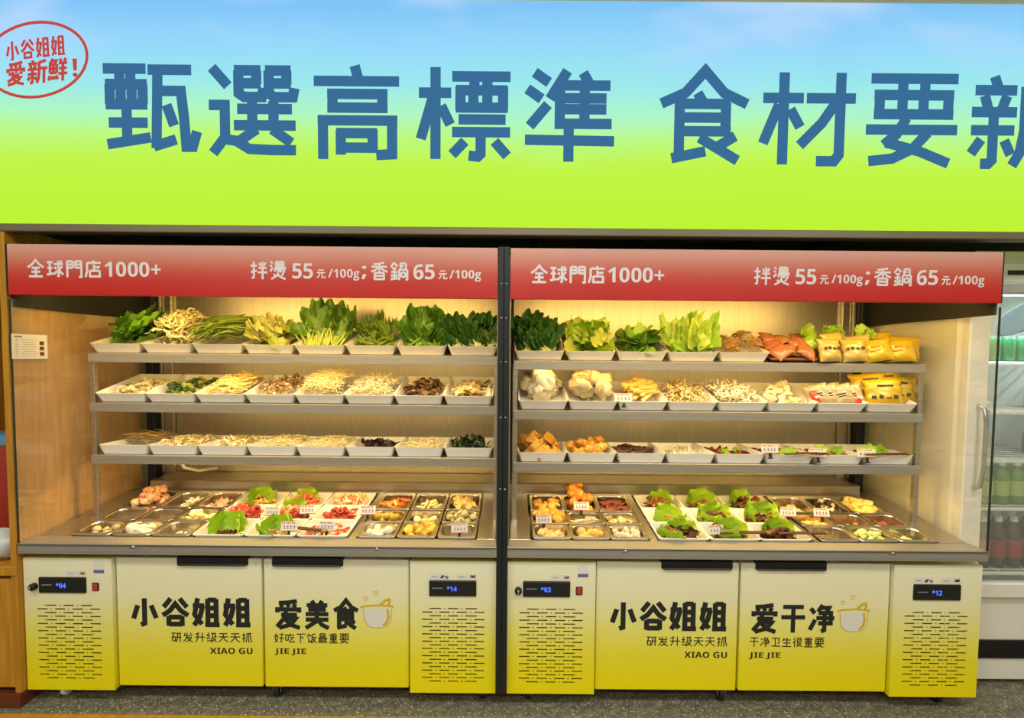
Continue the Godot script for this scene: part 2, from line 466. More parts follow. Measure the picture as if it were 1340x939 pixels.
func build_banner():
	var z = 0.0
	var t = thing("lightbox_sign", "long lit banner printed blue sky over bright green with navy characters", "lightbox sign", "", Transform3D(Basis.IDENTITY, Vector3(0, 2.0, -0.03)))
	uv_from = Vector2(-2.47, 2.917)
	uv_size = Vector2(4.94, 0.899)
	block("lit_face", "banner_face", t, -2.47, 2.47, 2.024, 2.917, -0.035, z, 0.002)
	block("bottom_rail", "frame_strip", t, -2.49, 2.49, 1.993, 2.024, -0.06, z + 0.006)
	block("top_rail", "white_paint", t, -2.49, 2.49, 2.917, 2.949, -0.06, z + 0.006)
	block("end_rail", "frame_strip", t, -2.49, -2.47, 2.024, 2.917, -0.06, z + 0.006)
	block("end_rail", "frame_strip", t, 2.47, 2.49, 2.024, 2.917, -0.06, z + 0.006)
	var cells = [["甄", -1.648, -1.242, 2.306, 2.664], ["選", -1.226, -0.831, 2.303, 2.661], ["高", -0.804, -0.408, 2.301, 2.658], ["標", -0.391, 0.021, 2.298, 2.655], ["準", 0.036, 0.443, 2.295, 2.652], ["食", 0.574, 0.986, 2.291, 2.649], ["材", 0.985, 1.406, 2.288, 2.646], ["要", 1.413, 1.821, 2.286, 2.643], ["新", 1.829, 2.225, 2.283, 2.64]]
	for c in cells:
		words("character", t, c[0], c[1], c[2], c[3], c[4], z + 0.001, "banner_letters", 0.116)
	var st = nst()
	var pts = []
	for i in 45:
		var a = deg_to_rad(218.0 + i * 359.0 / 44.0 * 0.985)
		var e = Vector2(cos(a) * 0.203, sin(a) * 0.146)
		e *= 1.0 + 0.035 * sin(a * 2.0 + 0.6)
		pts.append(Vector2(-1.894, 2.67) + e.rotated(0.12))
	pts.push_front(Vector2(-2.138, 2.494))
	pts.push_front(Vector2(-2.106, 2.531))
	pts.append(Vector2(-2.138, 2.494))
	stroke(st, pts, 0.0058, 0.0)
	obj("speech_bubble", fin(st), store.banner_red, t, Transform3D(Basis.IDENTITY, Vector3(0, 0, z + 0.001)))
	words("small_lettering", t, "小谷姐姐", -2.016, -1.77, 2.661, 2.74, z + 0.001, "banner_red", 0.12, 0.1, 0.12)
	words("small_lettering", t, "愛新鮮", -2.021, -1.765, 2.566, 2.657, z + 0.001, "banner_red", 0.13, 0.15, 0.1)
	latin("small_lettering", t, "!", -1.748, -1.729, 2.605, 2.676, z + 0.001, "banner_red")
	area_lamp("banner_lamp", t, Vector3(0, 2.47, z + 0.02), Vector2(4.8, 0.85), Vector3(0, PI, 0), 0.4, Color(0.8, 1.0, 0.72))
	settle(t)

func settle(root):
	for c in root.get_children():
		c.position -= root.position

# ---------------------------------------------------------------- display refrigerators
func slot_panel(w, h):
	# a sheet from (0,0) to (w,h) in x and y, front at z = 0, with real rows of slots and dots cut through, and returned edges
	var st = nst()
	uv_from = Vector2(0, h)
	uv_size = Vector2(w, h)
	st.set_smooth_group(-1)
	var back = Vector3(w / 2, h / 2, -1)
	var q = func(a, b, c, d): face(st, [Vector3(a, c, 0), Vector3(b, c, 0), Vector3(b, d, 0), Vector3(a, d, 0)], back)
	var xl = (w - 0.268) / 2
	var y = 0.048
	var last = 0.0
	for row in 21:
		var holes = []
		for k in 7:
			var x = xl + 0.022 + k * 0.0373
			var long = (k + row) % 2 == 1
			var hw = 0.0225 if long else 0.0024
			if not long and row % 2 == 0 and (k == 0 or k == 6):
				x += 0.012 * (1 if k == 0 else -1)
			holes.append([x - hw, x + hw])
		q.call(0, w, last, y)
		var from = 0.0
		for hole in holes:
			q.call(from, hole[0], y, y + 0.0066)
			var mid = Vector3((hole[0] + hole[1]) / 2, y + 0.003, -0.003)
			for e in [[Vector3(hole[0], y, 0), Vector3(hole[1], y, 0)], [Vector3(hole[0], y + 0.0066, 0), Vector3(hole[1], y + 0.0066, 0)], [Vector3(hole[0], y, 0), Vector3(hole[0], y + 0.0066, 0)], [Vector3(hole[1], y, 0), Vector3(hole[1], y + 0.0066, 0)]]:
				face(st, [e[0], e[1], e[1] + Vector3(0, 0, -0.004), e[0] + Vector3(0, 0, -0.004)], mid)
			from = hole[1]
		q.call(from, w, y, y + 0.0066)
		last = y + 0.0066
		y += 0.0159
	q.call(0, w, last, h)
	var mid = Vector3(w / 2, h / 2, -0.02)
	for e in [[Vector3(0, 0, 0), Vector3(w, 0, 0)], [Vector3(0, h, 0), Vector3(w, h, 0)], [Vector3(0, 0, 0), Vector3(0, h, 0)], [Vector3(w, 0, 0), Vector3(w, h, 0)]]:
		face(st, [e[0], e[1], e[1] + Vector3(0, 0, -0.17), e[0] + Vector3(0, 0, -0.17)], mid)
	return fin(st)

func compartment(t, x0, x1, digits, with_switch):
	var w = x1 - x0
	var key = "slots"
	if not store.has(key):
		store[key] = slot_panel(0.372, 0.575)
	var p = obj("vent_panel", store[key], store.panel_print, t, Transform3D(Basis.from_scale(Vector3(w / 0.372, 1, 1)), Vector3(x0, 0.06, -0.025)))
	block("compressor_box", "galvanised", t, x0 + 0.004, x1 - 0.004, 0.07, 0.63, -0.4, -0.2)
	var dx = 0.066 if with_switch else 0.082
	var g = block("control_display", "black", t, x0 + dx, x0 + dx + 0.2, 0.485, 0.553, -0.03, -0.018)
	words_latin_into(g, "display_digits", digits, x0 + dx + 0.075, x0 + dx + 0.118, 0.508, 0.53, -0.0178, "digits")
	var st = nst()
	span(st, x0 + dx + 0.014, x0 + dx + 0.058, 0.519, 0.523, -0.0182, -0.0176, 0.0002)
	obj("maker_mark", fin(st), store.label_grey, g)
	for s in ([[0.115, 0.2]] if with_switch else [[0.0, 0.085], [0.115, 0.2]]):
		var k = block("sticker", "paper", t, x0 + dx + s[0], x0 + dx + s[1], 0.556, 0.582, -0.026, -0.0242, 0.0002)
		st = nst()
		var r := RandomNumberGenerator.new()
		r.seed = 3 + int(s[0] * 100)
		for i in 7:
			var cx = x0 + dx + s[0] + 0.05 + r.randf() * 0.026
			cbox(st, Vector3(cx, 0.562 + r.randf() * 0.012, -0.024), Vector3(0.006 + r.randf() * 0.008, 0.004, 0.0004), 0.0001)
		cbox(st, Vector3(x0 + dx + s[0] + 0.022, 0.568, -0.024), Vector3(0.024, 0.002, 0.0004), 0.0001)
		obj("print", fin(st), m("sticker_food", c8(176, 120, 40), 0.6) if with_switch else store.ink, k)
	if with_switch:
		var sw = block("rocker_switch", "black", t, x0 + 0.29, x0 + 0.319, 0.494, 0.53, -0.03, -0.02)
		block("rocker", "label_red", sw, x0 + 0.294, x0 + 0.315, 0.498, 0.526, -0.024, -0.017)
		st = nst()
		lathe(st, [Vector2(0, -0.024), Vector2(0.015, -0.024), Vector2(0.015, 0.012), Vector2(0.012, 0.016), Vector2(0, 0.016)], 20, Vector3(x0 + 0.046, 0.513, -0.02), 2)
		var kb = obj("key_lock", fin(st), store.black, t)
		block("key", "screw", kb, x0 + 0.043, x0 + 0.049, 0.505, 0.521, -0.004, 0.004)
		block("sticker", "paper", t, x0 + 0.298, x0 + 0.342, 0.571, 0.628, -0.026, -0.0242, 0.0002)
		block("sticker", "m_blue_foot", t, x0 + 0.298, x0 + 0.342, 0.571, 0.585, -0.0258, -0.024, 0.0002)

func words_latin_into(parent, called, text, x0, x1, y0, y1, z, key):
	latin(called, parent, text, x0, x1, y0, y1, z, key, true)

func castor(t, x, z, pale):
	var st = nst()
	cbox(st, Vector3(x, 0.064, z), Vector3(0.06, 0.012, 0.06), 0.002)
	for s in [-1, 1]:
		cbox(st, Vector3(x + s * 0.016, 0.042, z), Vector3(0.004, 0.04, 0.032), 0.001)
	var c = obj("castor", fin(st), store.white_paint if pale else store.screw, t)
	st = nst()
	lathe(st, [Vector2(0.008, -0.011), Vector2(0.027, -0.011), Vector2(0.03, -0.007), Vector2(0.03, 0.007), Vector2(0.027, 0.011), Vector2(0.008, 0.011)], 20, Vector3(x, 0.03, z), 0)
	obj("wheel", fin(st), store.white_paint if pale else store.black, c)

func heart(st, at, s):
	var pts = []
	for i in 21:
		var a = TAU * i / 20.0
		pts.append(at + Vector2(0.062 * 16 * pow(sin(a), 3), 0.062 * (13 * cos(a) - 5 * cos(2 * a) - 2 * cos(3 * a) - cos(4 * a))) * s)
	stroke(st, pts, s * 0.13, 0)

func bowl_print(door, x, y, z):
	# a plain steaming bowl with a spoon, as printed beside the slogan
	var w = 0.118
	var st = nst()
	st.set_smooth_group(-1)
	var outline = [Vector2(-0.5, 0.28), Vector2(-0.49, 0.0), Vector2(-0.43, -0.22), Vector2(-0.3, -0.38), Vector2(-0.1, -0.42), Vector2(0.15, -0.42), Vector2(0.34, -0.36), Vector2(0.46, -0.2), Vector2(0.5, 0.0), Vector2(0.5, 0.3)]
	var pts = []
	for p in outline:
		pts.append(Vector3(p.x * w, p.y * w, 0))
	face(st, pts, Vector3(0, 0, -1))
	var b = obj("bowl_print", fin(st), store.paper, door, Transform3D(Basis.IDENTITY, Vector3(x, y, z)))
	st = nst()
	var o2 = []
	for p in outline:
		o2.append(p * w)
	stroke(st, o2, 0.0016, 0.0004)
	stroke(st, [Vector2(0.36, 0.28) * w, Vector2(0.4, 0.0) * w, Vector2(0.34, -0.22) * w, Vector2(0.2, -0.34) * w], 0.005, 0.0003)
	stroke(st, [Vector2(-0.6, 0.3) * w, Vector2(-0.55, 0.36) * w, Vector2(0.0, 0.42) * w, Vector2(0.55, 0.38) * w, Vector2(0.55, 0.32) * w], 0.0035, 0.0004)
	stroke(st, [Vector2(0.12, 0.44) * w, Vector2(0.3, 0.6) * w, Vector2(0.42, 0.64) * w, Vector2(0.44, 0.52) * w, Vector2(0.4, 0.42) * w], 0.005, 0.0003)
	heart(st, Vector2(-0.42, 0.66) * w, 0.009)
	heart(st, Vector2(-0.06, 0.86) * w, 0.01)
	obj("bowl_lines", fin(st), m("bowl_yellow", c8(214, 180, 20), 0.5), b)

func door(t, x0, x1, handle_x, kind):
	uv_from = Vector2(0, 0.635)
	uv_size = Vector2(1, 0.575)
	var d = block("door", "panel_print", t, x0, x1, 0.07, 0.632, -0.085, -0.04, 0.004)
	uv_size = Vector2.ONE
	var z = -0.0395
	var st = nst()
	span(st, handle_x - 0.152, handle_x + 0.152, 0.604, 0.642, -0.07, -0.034, 0.004)
	var hd = obj("handle", fin(st), store.black, d)
	st = nst()
	span(st, handle_x - 0.146, handle_x + 0.146, 0.604, 0.612, -0.036, -0.026, 0.003)
	obj("handle_lip", fin(st), store.black, hd)
	if kind == "name":
		words("lettering", d, "小谷姐姐", x0 + 0.052, x1 - 0.04, 0.335, 0.462, z, "ink", 0.17)
		words("lettering", d, "研发升级天天抓", x1 - 0.393, x1 - 0.04, 0.266, 0.31, z, "ink", 0.1)
		latin("lettering", d, "XIAO GU", x1 - 0.225, x1 - 0.042, 0.216, 0.242, z, "ink")
		block("tape", "paper", d, x1 - 0.026, x1 - 0.01, 0.598, 0.622, -0.041, z, 0.0003)
	else:
		words("lettering", d, kind, x0 + 0.042, x0 + 0.412, 0.33, 0.455, z, "ink", 0.15)
		words("lettering", d, "好吃下饭最重要" if kind == "爱美食" else "干净卫生很重要", x0 + 0.04, x0 + 0.366, 0.266, 0.31, z, "ink", 0.1)
		latin("lettering", d, "JIE JIE", x0 + 0.042, x0 + 0.178, 0.212, 0.242, z, "ink")
		bowl_print(d, x0 + 0.486, 0.386, z)
		block("tape", "paper", d, x0 + 0.008, x0 + 0.024, 0.598, 0.622, -0.041, z, 0.0003)

const TILTS := [0.25, 0.25, 0.0]  # the two upper shelves lean towards the customer, the lowest lies flat
func shelf_heights(second): return [1.484, 1.251, 1.006] if second else [1.502, 1.27, 1.025]

func display_unit(second):
	var x0 = 0.006 if second else -2.045
	var x1 = 2.02 if second else -0.038
	var t = thing("display_refrigerator", "open food display refrigerator beside the wooden cabinet" if not second else "open food display refrigerator next to the glass-door drinks fridge", "display fridge", "open food display refrigerators", Transform3D(Basis.IDENTITY, Vector3((x0 + x1) / 2, 0, -0.45)))
	# lower cabinet
	block("body", "galvanised", t, x0 + 0.38, x1 - 0.38, 0.07, 0.655, -0.86, -0.09)
	block("body_back", "galvanised", t, x0 + 0.01, x1 - 0.01, 0.07, 0.655, -0.86, -0.42)
	var st = nst()
	span(st, x0, x1, 0.66, 0.704, -0.012, 0.0, 0.002)
	span(st, x0, x1, 0.692, 0.705, -0.1, 0.0, 0.002)
	obj("counter_front", fin(st), store.steel_front, t)
	st = nst()
	cbox(st, Vector3((x0 + x1) / 2, -0.09, -0.29), Vector3(x1 - x0 - 0.02, 0.006, 0.6), 0.001)
	for s in ([[0.016, 0.106], [0.63, 0.662], [1.342, 1.368], [1.893, 2.01]] if second else [[-2.035, -1.9], [-1.374, -1.37], [-0.686, -0.656], [-0.128, -0.048]]):
		cbox(st, Vector3((s[0] + s[1]) / 2, -0.004, -0.29), Vector3(s[1] - s[0], 0.006, 0.58), 0.001)
	cbox(st, Vector3((x0 + x1) / 2, -0.004, -0.575), Vector3(x1 - x0 - 0.03, 0.006, 0.06), 0.001)
	obj("pan_well", fin(st), store.steel, t, DECK)
	st = nst()
	span(st, x0 + 0.12 * (0 if second else 1), x1 - 0.12 * (1 if second else 0), 0.70, 0.825, -0.86, -0.645, 0.006)
	obj("air_duct", fin(st), store.steel, t)
	st = nst()
	span(st, x0 + 0.02, x1 - 0.02, 0.7, 1.93, -0.9, -0.87, 0.002)
	obj("back_panel", fin(st), store.steel_back, t)
	# corner column at the outer end, and the sheet between the two units
	var xo = x1 if second else x0
	var xi = x0 if second else x1
	var so = -1 if second else 1
	st = nst()
	span(st, xo + so * 0.006, xo + so * 0.05, 0.705, 1.93, -0.87, -0.8, 0.003)
	obj("corner_column", fin(st), store.dark_metal, t)
	st = nst()
	span(st, xo + so * 0.052, xo + so * 0.066, 0.82, 1.9, -0.868, -0.85, 0.002)
	span(st, xo + so * 0.09, xo + so * 0.13, 0.82, 1.9, -0.868, -0.845, 0.002)
	obj("shelf_rail", fin(st), store.steel, t)
	st = nst()
	span(st, xi, xi - so * 0.006, 0.705, 1.93, -0.87, -0.03, 0.001)
	obj("end_panel", fin(st), store.steel, t)
	st = nst()
	span(st, xi + so * 0.022, xi - so * 0.002, 0.07, 1.95, -0.035, -0.004, 0.002)
	var post = obj("end_post", fin(st), store.dark_metal, t)
	st = nst()
	for y in [0.95, 1.25, 1.48, 1.66, 1.8]:
		lathe(st, [Vector2(0.0, 0.002), Vector2(0.003, 0.0015), Vector2(0.004, 0.0)], 8, Vector3(xi + so * 0.012, y, -0.004), 2)
	obj("screw", fin(st), store.screw, post)
	st = nst()
	span(st, xo + so * 0.002, xo + so * 0.008, 0.705, 1.72, -0.8, -0.004, 0.0005)
	var gl = obj("side_glass", fin(st), store.glass, t)
	st = nst()
	span(st, xo + so * 0.001, xo + so * 0.009, 0.705, 1.72, -0.005, -0.001, 0.0005)
	obj("glass_edge", fin(st), store.glass_edge, gl)
	# canopy with the price board
	st = nst()
	span(st, x0, x1, 1.915, 1.94, -0.88, -0.02, 0.002)
	span(st, xo, xo + so * 0.012, 1.69, 1.93, -0.86, -0.02, 0.002)
	obj("canopy", fin(st), store.canopy_dark, t)
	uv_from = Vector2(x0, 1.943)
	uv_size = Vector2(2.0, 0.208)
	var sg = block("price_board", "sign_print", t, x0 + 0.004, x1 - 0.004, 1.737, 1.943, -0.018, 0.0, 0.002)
	uv_size = Vector2.ONE
	block("edge_strip", "black", sg, xo - 0.0 * so, xo + 0.006 * so, 1.737, 1.943, -0.03, 0.001, 0.001)
	var dy = -0.006 if second else 0.0
	words("lettering", sg, "全球門店", x0 + 0.082, x0 + 0.395, 1.808 + dy, 1.88 + dy, 0.0012, "sign_letters", 0.132)
	latin("lettering", sg, "1000+", x0 + 0.402, x0 + 0.63, 1.814 + dy, 1.874 + dy, 0.0012, "sign_letters")
	words("lettering", sg, "拌燙", x0 + 0.99, x0 + 1.148, 1.808 + dy, 1.882 + dy, 0.0012, "sign_letters", 0.112)
	latin("lettering", sg, "55", x0 + 1.166, x0 + 1.25, 1.812 + dy, 1.874 + dy, 0.0012, "sign_letters")
	words("lettering", sg, "元", x0 + 1.262, x0 + 1.304, 1.814 + dy, 1.852 + dy, 0.0012, "sign_letters", 0.135)
	latin("lettering", sg, "/100g", x0 + 1.312, x0 + 1.44, 1.806 + dy, 1.852 + dy, 0.0012, "sign_letters")
	latin("lettering", sg, ";", x0 + 1.448, x0 + 1.468, 1.812 + dy, 1.866 + dy, 0.0012, "sign_letters")
	words("lettering", sg, "香鍋", x0 + 1.48, x0 + 1.642, 1.808 + dy, 1.882 + dy, 0.0012, "sign_letters", 0.112)
	latin("lettering", sg, "65", x0 + 1.66, x0 + 1.746, 1.812 + dy, 1.874 + dy, 0.0012, "sign_letters")
	words("lettering", sg, "元", x0 + 1.758, x0 + 1.8, 1.814 + dy, 1.852 + dy, 0.0012, "sign_letters", 0.135)
	latin("lettering", sg, "/100g", x0 + 1.806, x0 + 1.936, 1.806 + dy, 1.852 + dy, 0.0012, "sign_letters")
	var lamp = block("light_tube", "lamp_warm", t, x0 + 0.1, x1 - 0.1, 1.80, 1.815, -0.075, -0.06, 0.004)
	area_lamp("canopy_lamp", t, Vector3((x0 + x1) / 2, 1.79, -0.08), Vector2(1.75, 0.03), Vector3(deg_to_rad(-42), 0, 0), 0.9, WARM)
	# sloping shelves on two posts
	var sx0 = 0.028 if second else -1.955
	var sx1 = 1.945 if second else -0.046
	for lv in 3:
		var h = shelf_heights(second)[lv]
		st = nst()
		var xf = Transform3D(Basis(Vector3.RIGHT, TILTS[lv]), Vector3((sx0 + sx1) / 2, h, -0.3))
		cbox(st, Vector3(0, -0.003, -0.17), Vector3(sx1 - sx0, 0.006, 0.34), 0.001, xf)
		var sh = obj("shelf", fin(st), store.steel, t)
		st = nst()
		cbox(st, Vector3((sx0 + sx1) / 2, h - 0.021, -0.297), Vector3(sx1 - sx0, 0.042, 0.012), 0.002)
		obj("shelf_lip", fin(st), store.steel_front, sh)
		st = nst()
		cbox(st, Vector3((sx0 + sx1) / 2, h - 0.014, -0.325), Vector3(sx1 - sx0 - 0.12, 0.012, 0.018), 0.003)
		obj("light_tube", fin(st), store.lamp_warm, sh)
		area_lamp("shelf_lamp", t, Vector3((sx0 + sx1) / 2, h - 0.024, -0.33), Vector2(1.75, 0.018), Vector3(deg_to_rad(-68 if lv < 2 else -84), 0, 0), 0.24 if lv < 2 else 0.6, WARM)
		for x in [sx0 + 0.012, sx1 - 0.012]:
			st = nst()
			st.set_smooth_group(-1)
			for s in [-0.002, 0.002]:
				face(st, [Vector3(x + s, h - 0.04, -0.3), Vector3(x + s, h, -0.3), Vector3(x + s, h + 0.34 * sin(TILTS[lv]), -0.63), Vector3(x + s, h - 0.04 + 0.34 * sin(TILTS[lv]), -0.63)], Vector3(x, h, -0.4))
			obj("bracket", fin(st), store.steel, sh)
	for x in [sx0 + 0.006, sx1 - 0.006]:
		block("shelf_post", "steel", t, x - 0.011, x + 0.011, 0.71, shelf_heights(second)[0] - 0.01, -0.33, -0.304, 0.002)
	if not second:
		st = nst()
		tube(st, [Vector3(-1.74, 1.0, -0.62), Vector3(-1.735, 0.95, -0.6), Vector3(-1.72, 0.9, -0.62), Vector3(-1.69, 0.865, -0.7), Vector3(-1.66, 0.855, -0.82)], 0.009, 10)
		obj("drain_hose", fin(st), store.white_paint, t)
	# lower fronts
	if second:
		compartment(t, 0.008, 0.382, "*03", true)
		door(t, 0.388, 0.996, 0.815, "name")
		door(t, 1.006, 1.642, 1.216, "爱干净")
		compartment(t, 1.648, 2.02, "*12", false)
	else:
		compartment(t, -2.045, -1.672, "*04", true)
		door(t, -1.664, -1.044, -1.25, "name")
		door(t, -1.034, -0.414, -0.845, "爱美食")
		compartment(t, -0.406, -0.038, "*14", false)
	for b in ([0.5, 1.62] if second else [-1.56, -0.54]):
		st = nst()
		lathe(st, [Vector2(0.0, 0.004), Vector2(0.006, 0.003), Vector2(0.007, 0.0)], 10, Vector3(b, 0.693, 0.0), 2)
		cbox(st, Vector3(b - 0.012, 0.69, 0.001), Vector3(0.01, 0.005, 0.002), 0.0005)
		cbox(st, Vector3(b + 0.014, 0.688, 0.001), Vector3(0.012, 0.004, 0.002), 0.0005)
		obj("bolt", fin(st), store.screw, t)
	for x in ([0.1, 0.95, 1.9] if second else [-1.93, -1.0, -0.1]):
		castor(t, x, -0.09, x == -1.93)
		castor(t, x, -0.75, false)
	settle(t)

const DECK := Transform3D(Basis(Vector3(1, 0, 0), Vector3(0, 0.99396, 0.10973), Vector3(0, -0.10973, 0.99396)), Vector3(0, 0.708, -0.095))

# ---------------------------------------------------------------- neighbours
func build_cabinet():
	var t = thing("wooden_cabinet", "tall light wooden cabinet with dark brown plinth beside the counter", "cabinet", "", Transform3D(Basis.IDENTITY, Vector3(-2.35, 0, -0.4)))
	block("side_panel", "wood", t, -2.076, -2.05, 0.06, 2.0, -0.77, 0.0, 0.002)
	block("side_panel", "wood", t, -2.66, -2.634, 0.06, 2.0, -0.77, 0.0, 0.002)
	block("back_board", "wood", t, -2.634, -2.076, 0.06, 2.0, -0.77, -0.75, 0.002)
	block("lower_door", "wood", t, -2.632, -2.078, 0.08, 0.55, -0.04, -0.006, 0.002)
	block("ledge", "wood", t, -2.632, -2.05, 0.567, 0.607, -0.75, 0.006, 0.003)
	block("top_board", "wood", t, -2.66, -2.05, 2.0, 2.018, -0.77, 0.0, 0.002)
	block("plinth", "plinth", t, -2.66, -2.047, 0.0, 0.062, -0.7, 0.012, 0.002)
	settle(t)
	# things standing in its open niche
	var st = nst()
	grid(st, pillow(0.2, 0.13, 0.16, 10, 8, 11, 0.5), true)
	tag(obj("plastic_bag", fin(st), m("bag_white", c8(216, 218, 220), 0.35), null, Transform3D(Basis(Vector3.UP, 0.3), Vector3(-2.2, 0.668, -0.1))), "crumpled white plastic bag lying on the ledge of the wooden cabinet", "plastic bag")
	st = nst()
	lathe(st, [Vector2(0, 0), Vector2(0.1, 0), Vector2(0.11, 0.02), Vector2(0.11, 0.48), Vector2(0.1, 0.5), Vector2(0, 0.5)], 20)
	var b = tag(obj("storage_tin", fin(st), m("tin_red", c8(170, 48, 40), 0.4), null, Transform3D(Basis.IDENTITY, Vector3(-2.33, 0.607, -0.34))), "tall round red storage tin standing inside the wooden cabinet behind the plastic bag", "tin")
	st = nst()
	lathe(st, [Vector2(0.114, 0.47), Vector2(0.114, 0.51), Vector2(0.1, 0.52), Vector2(0, 0.52)], 20)
	obj("lid", fin(st), m("tin_blue", c8(90, 150, 190), 0.4), b)
	# printed notice taped on the glass
	var n = thing("paper_notice", "white printed paper notice taped on the side glass by the cabinet", "notice", "", Transform3D(Basis(Vector3.UP, PI / 2), Vector3(-2.0355, 1.527, -0.085)))
	st = nst()
	cbox(st, Vector3.ZERO, Vector3(0.17, 0.104, 0.0006), 0.0002)
	obj("sheet", fin(st), store.paper, n)
	st = nst()
	cbox(st, Vector3(-0.055, 0.041, 0.0005), Vector3(0.036, 0.006, 0.0004), 0.0001)
	for i in 8:
		cbox(st, Vector3(-0.062, 0.028 - i * 0.0095, 0.0005), Vector3(0.014, 0.0018, 0.0004), 0.0001)
		cbox(st, Vector3(-0.005, 0.028 - i * 0.0095, 0.0005), Vector3(0.08 - 0.012 * (i % 3), 0.0014, 0.0004), 0.0001)
	obj("print", fin(st), m("print_grey", c8(120, 116, 104), 0.6), n)
	for i in 3:
		st = nst()
		cbox(st, Vector3(0.056, 0.016 - i * 0.023, 0.0005), Vector3(0.022, 0.017, 0.0004), 0.0001)
		obj("picture", fin(st), m("print_brown", c8(110, 56, 36), 0.6), n)

func pillow(w, h, d, nu, nv, seed_value, amp = 0.18):
	var n := FastNoiseLite.new()
	n.seed = seed_value
	n.frequency = 0.9
	var rows = []
	for i in nv + 1:
		var a = PI * i / nv - PI / 2
		var row = []
		for j in nu * 2:
			var g = TAU * j / (nu * 2)
			var v = Vector3(cos(a) * cos(g), sin(a), cos(a) * sin(g))
			var k = 1.0 + amp * n.get_noise_3dv(v * 2.0)
			row.append(Vector3(v.x * w / 2, v.y * h / 2, v.z * d / 2) * k)
		rows.append(row)
	return rows

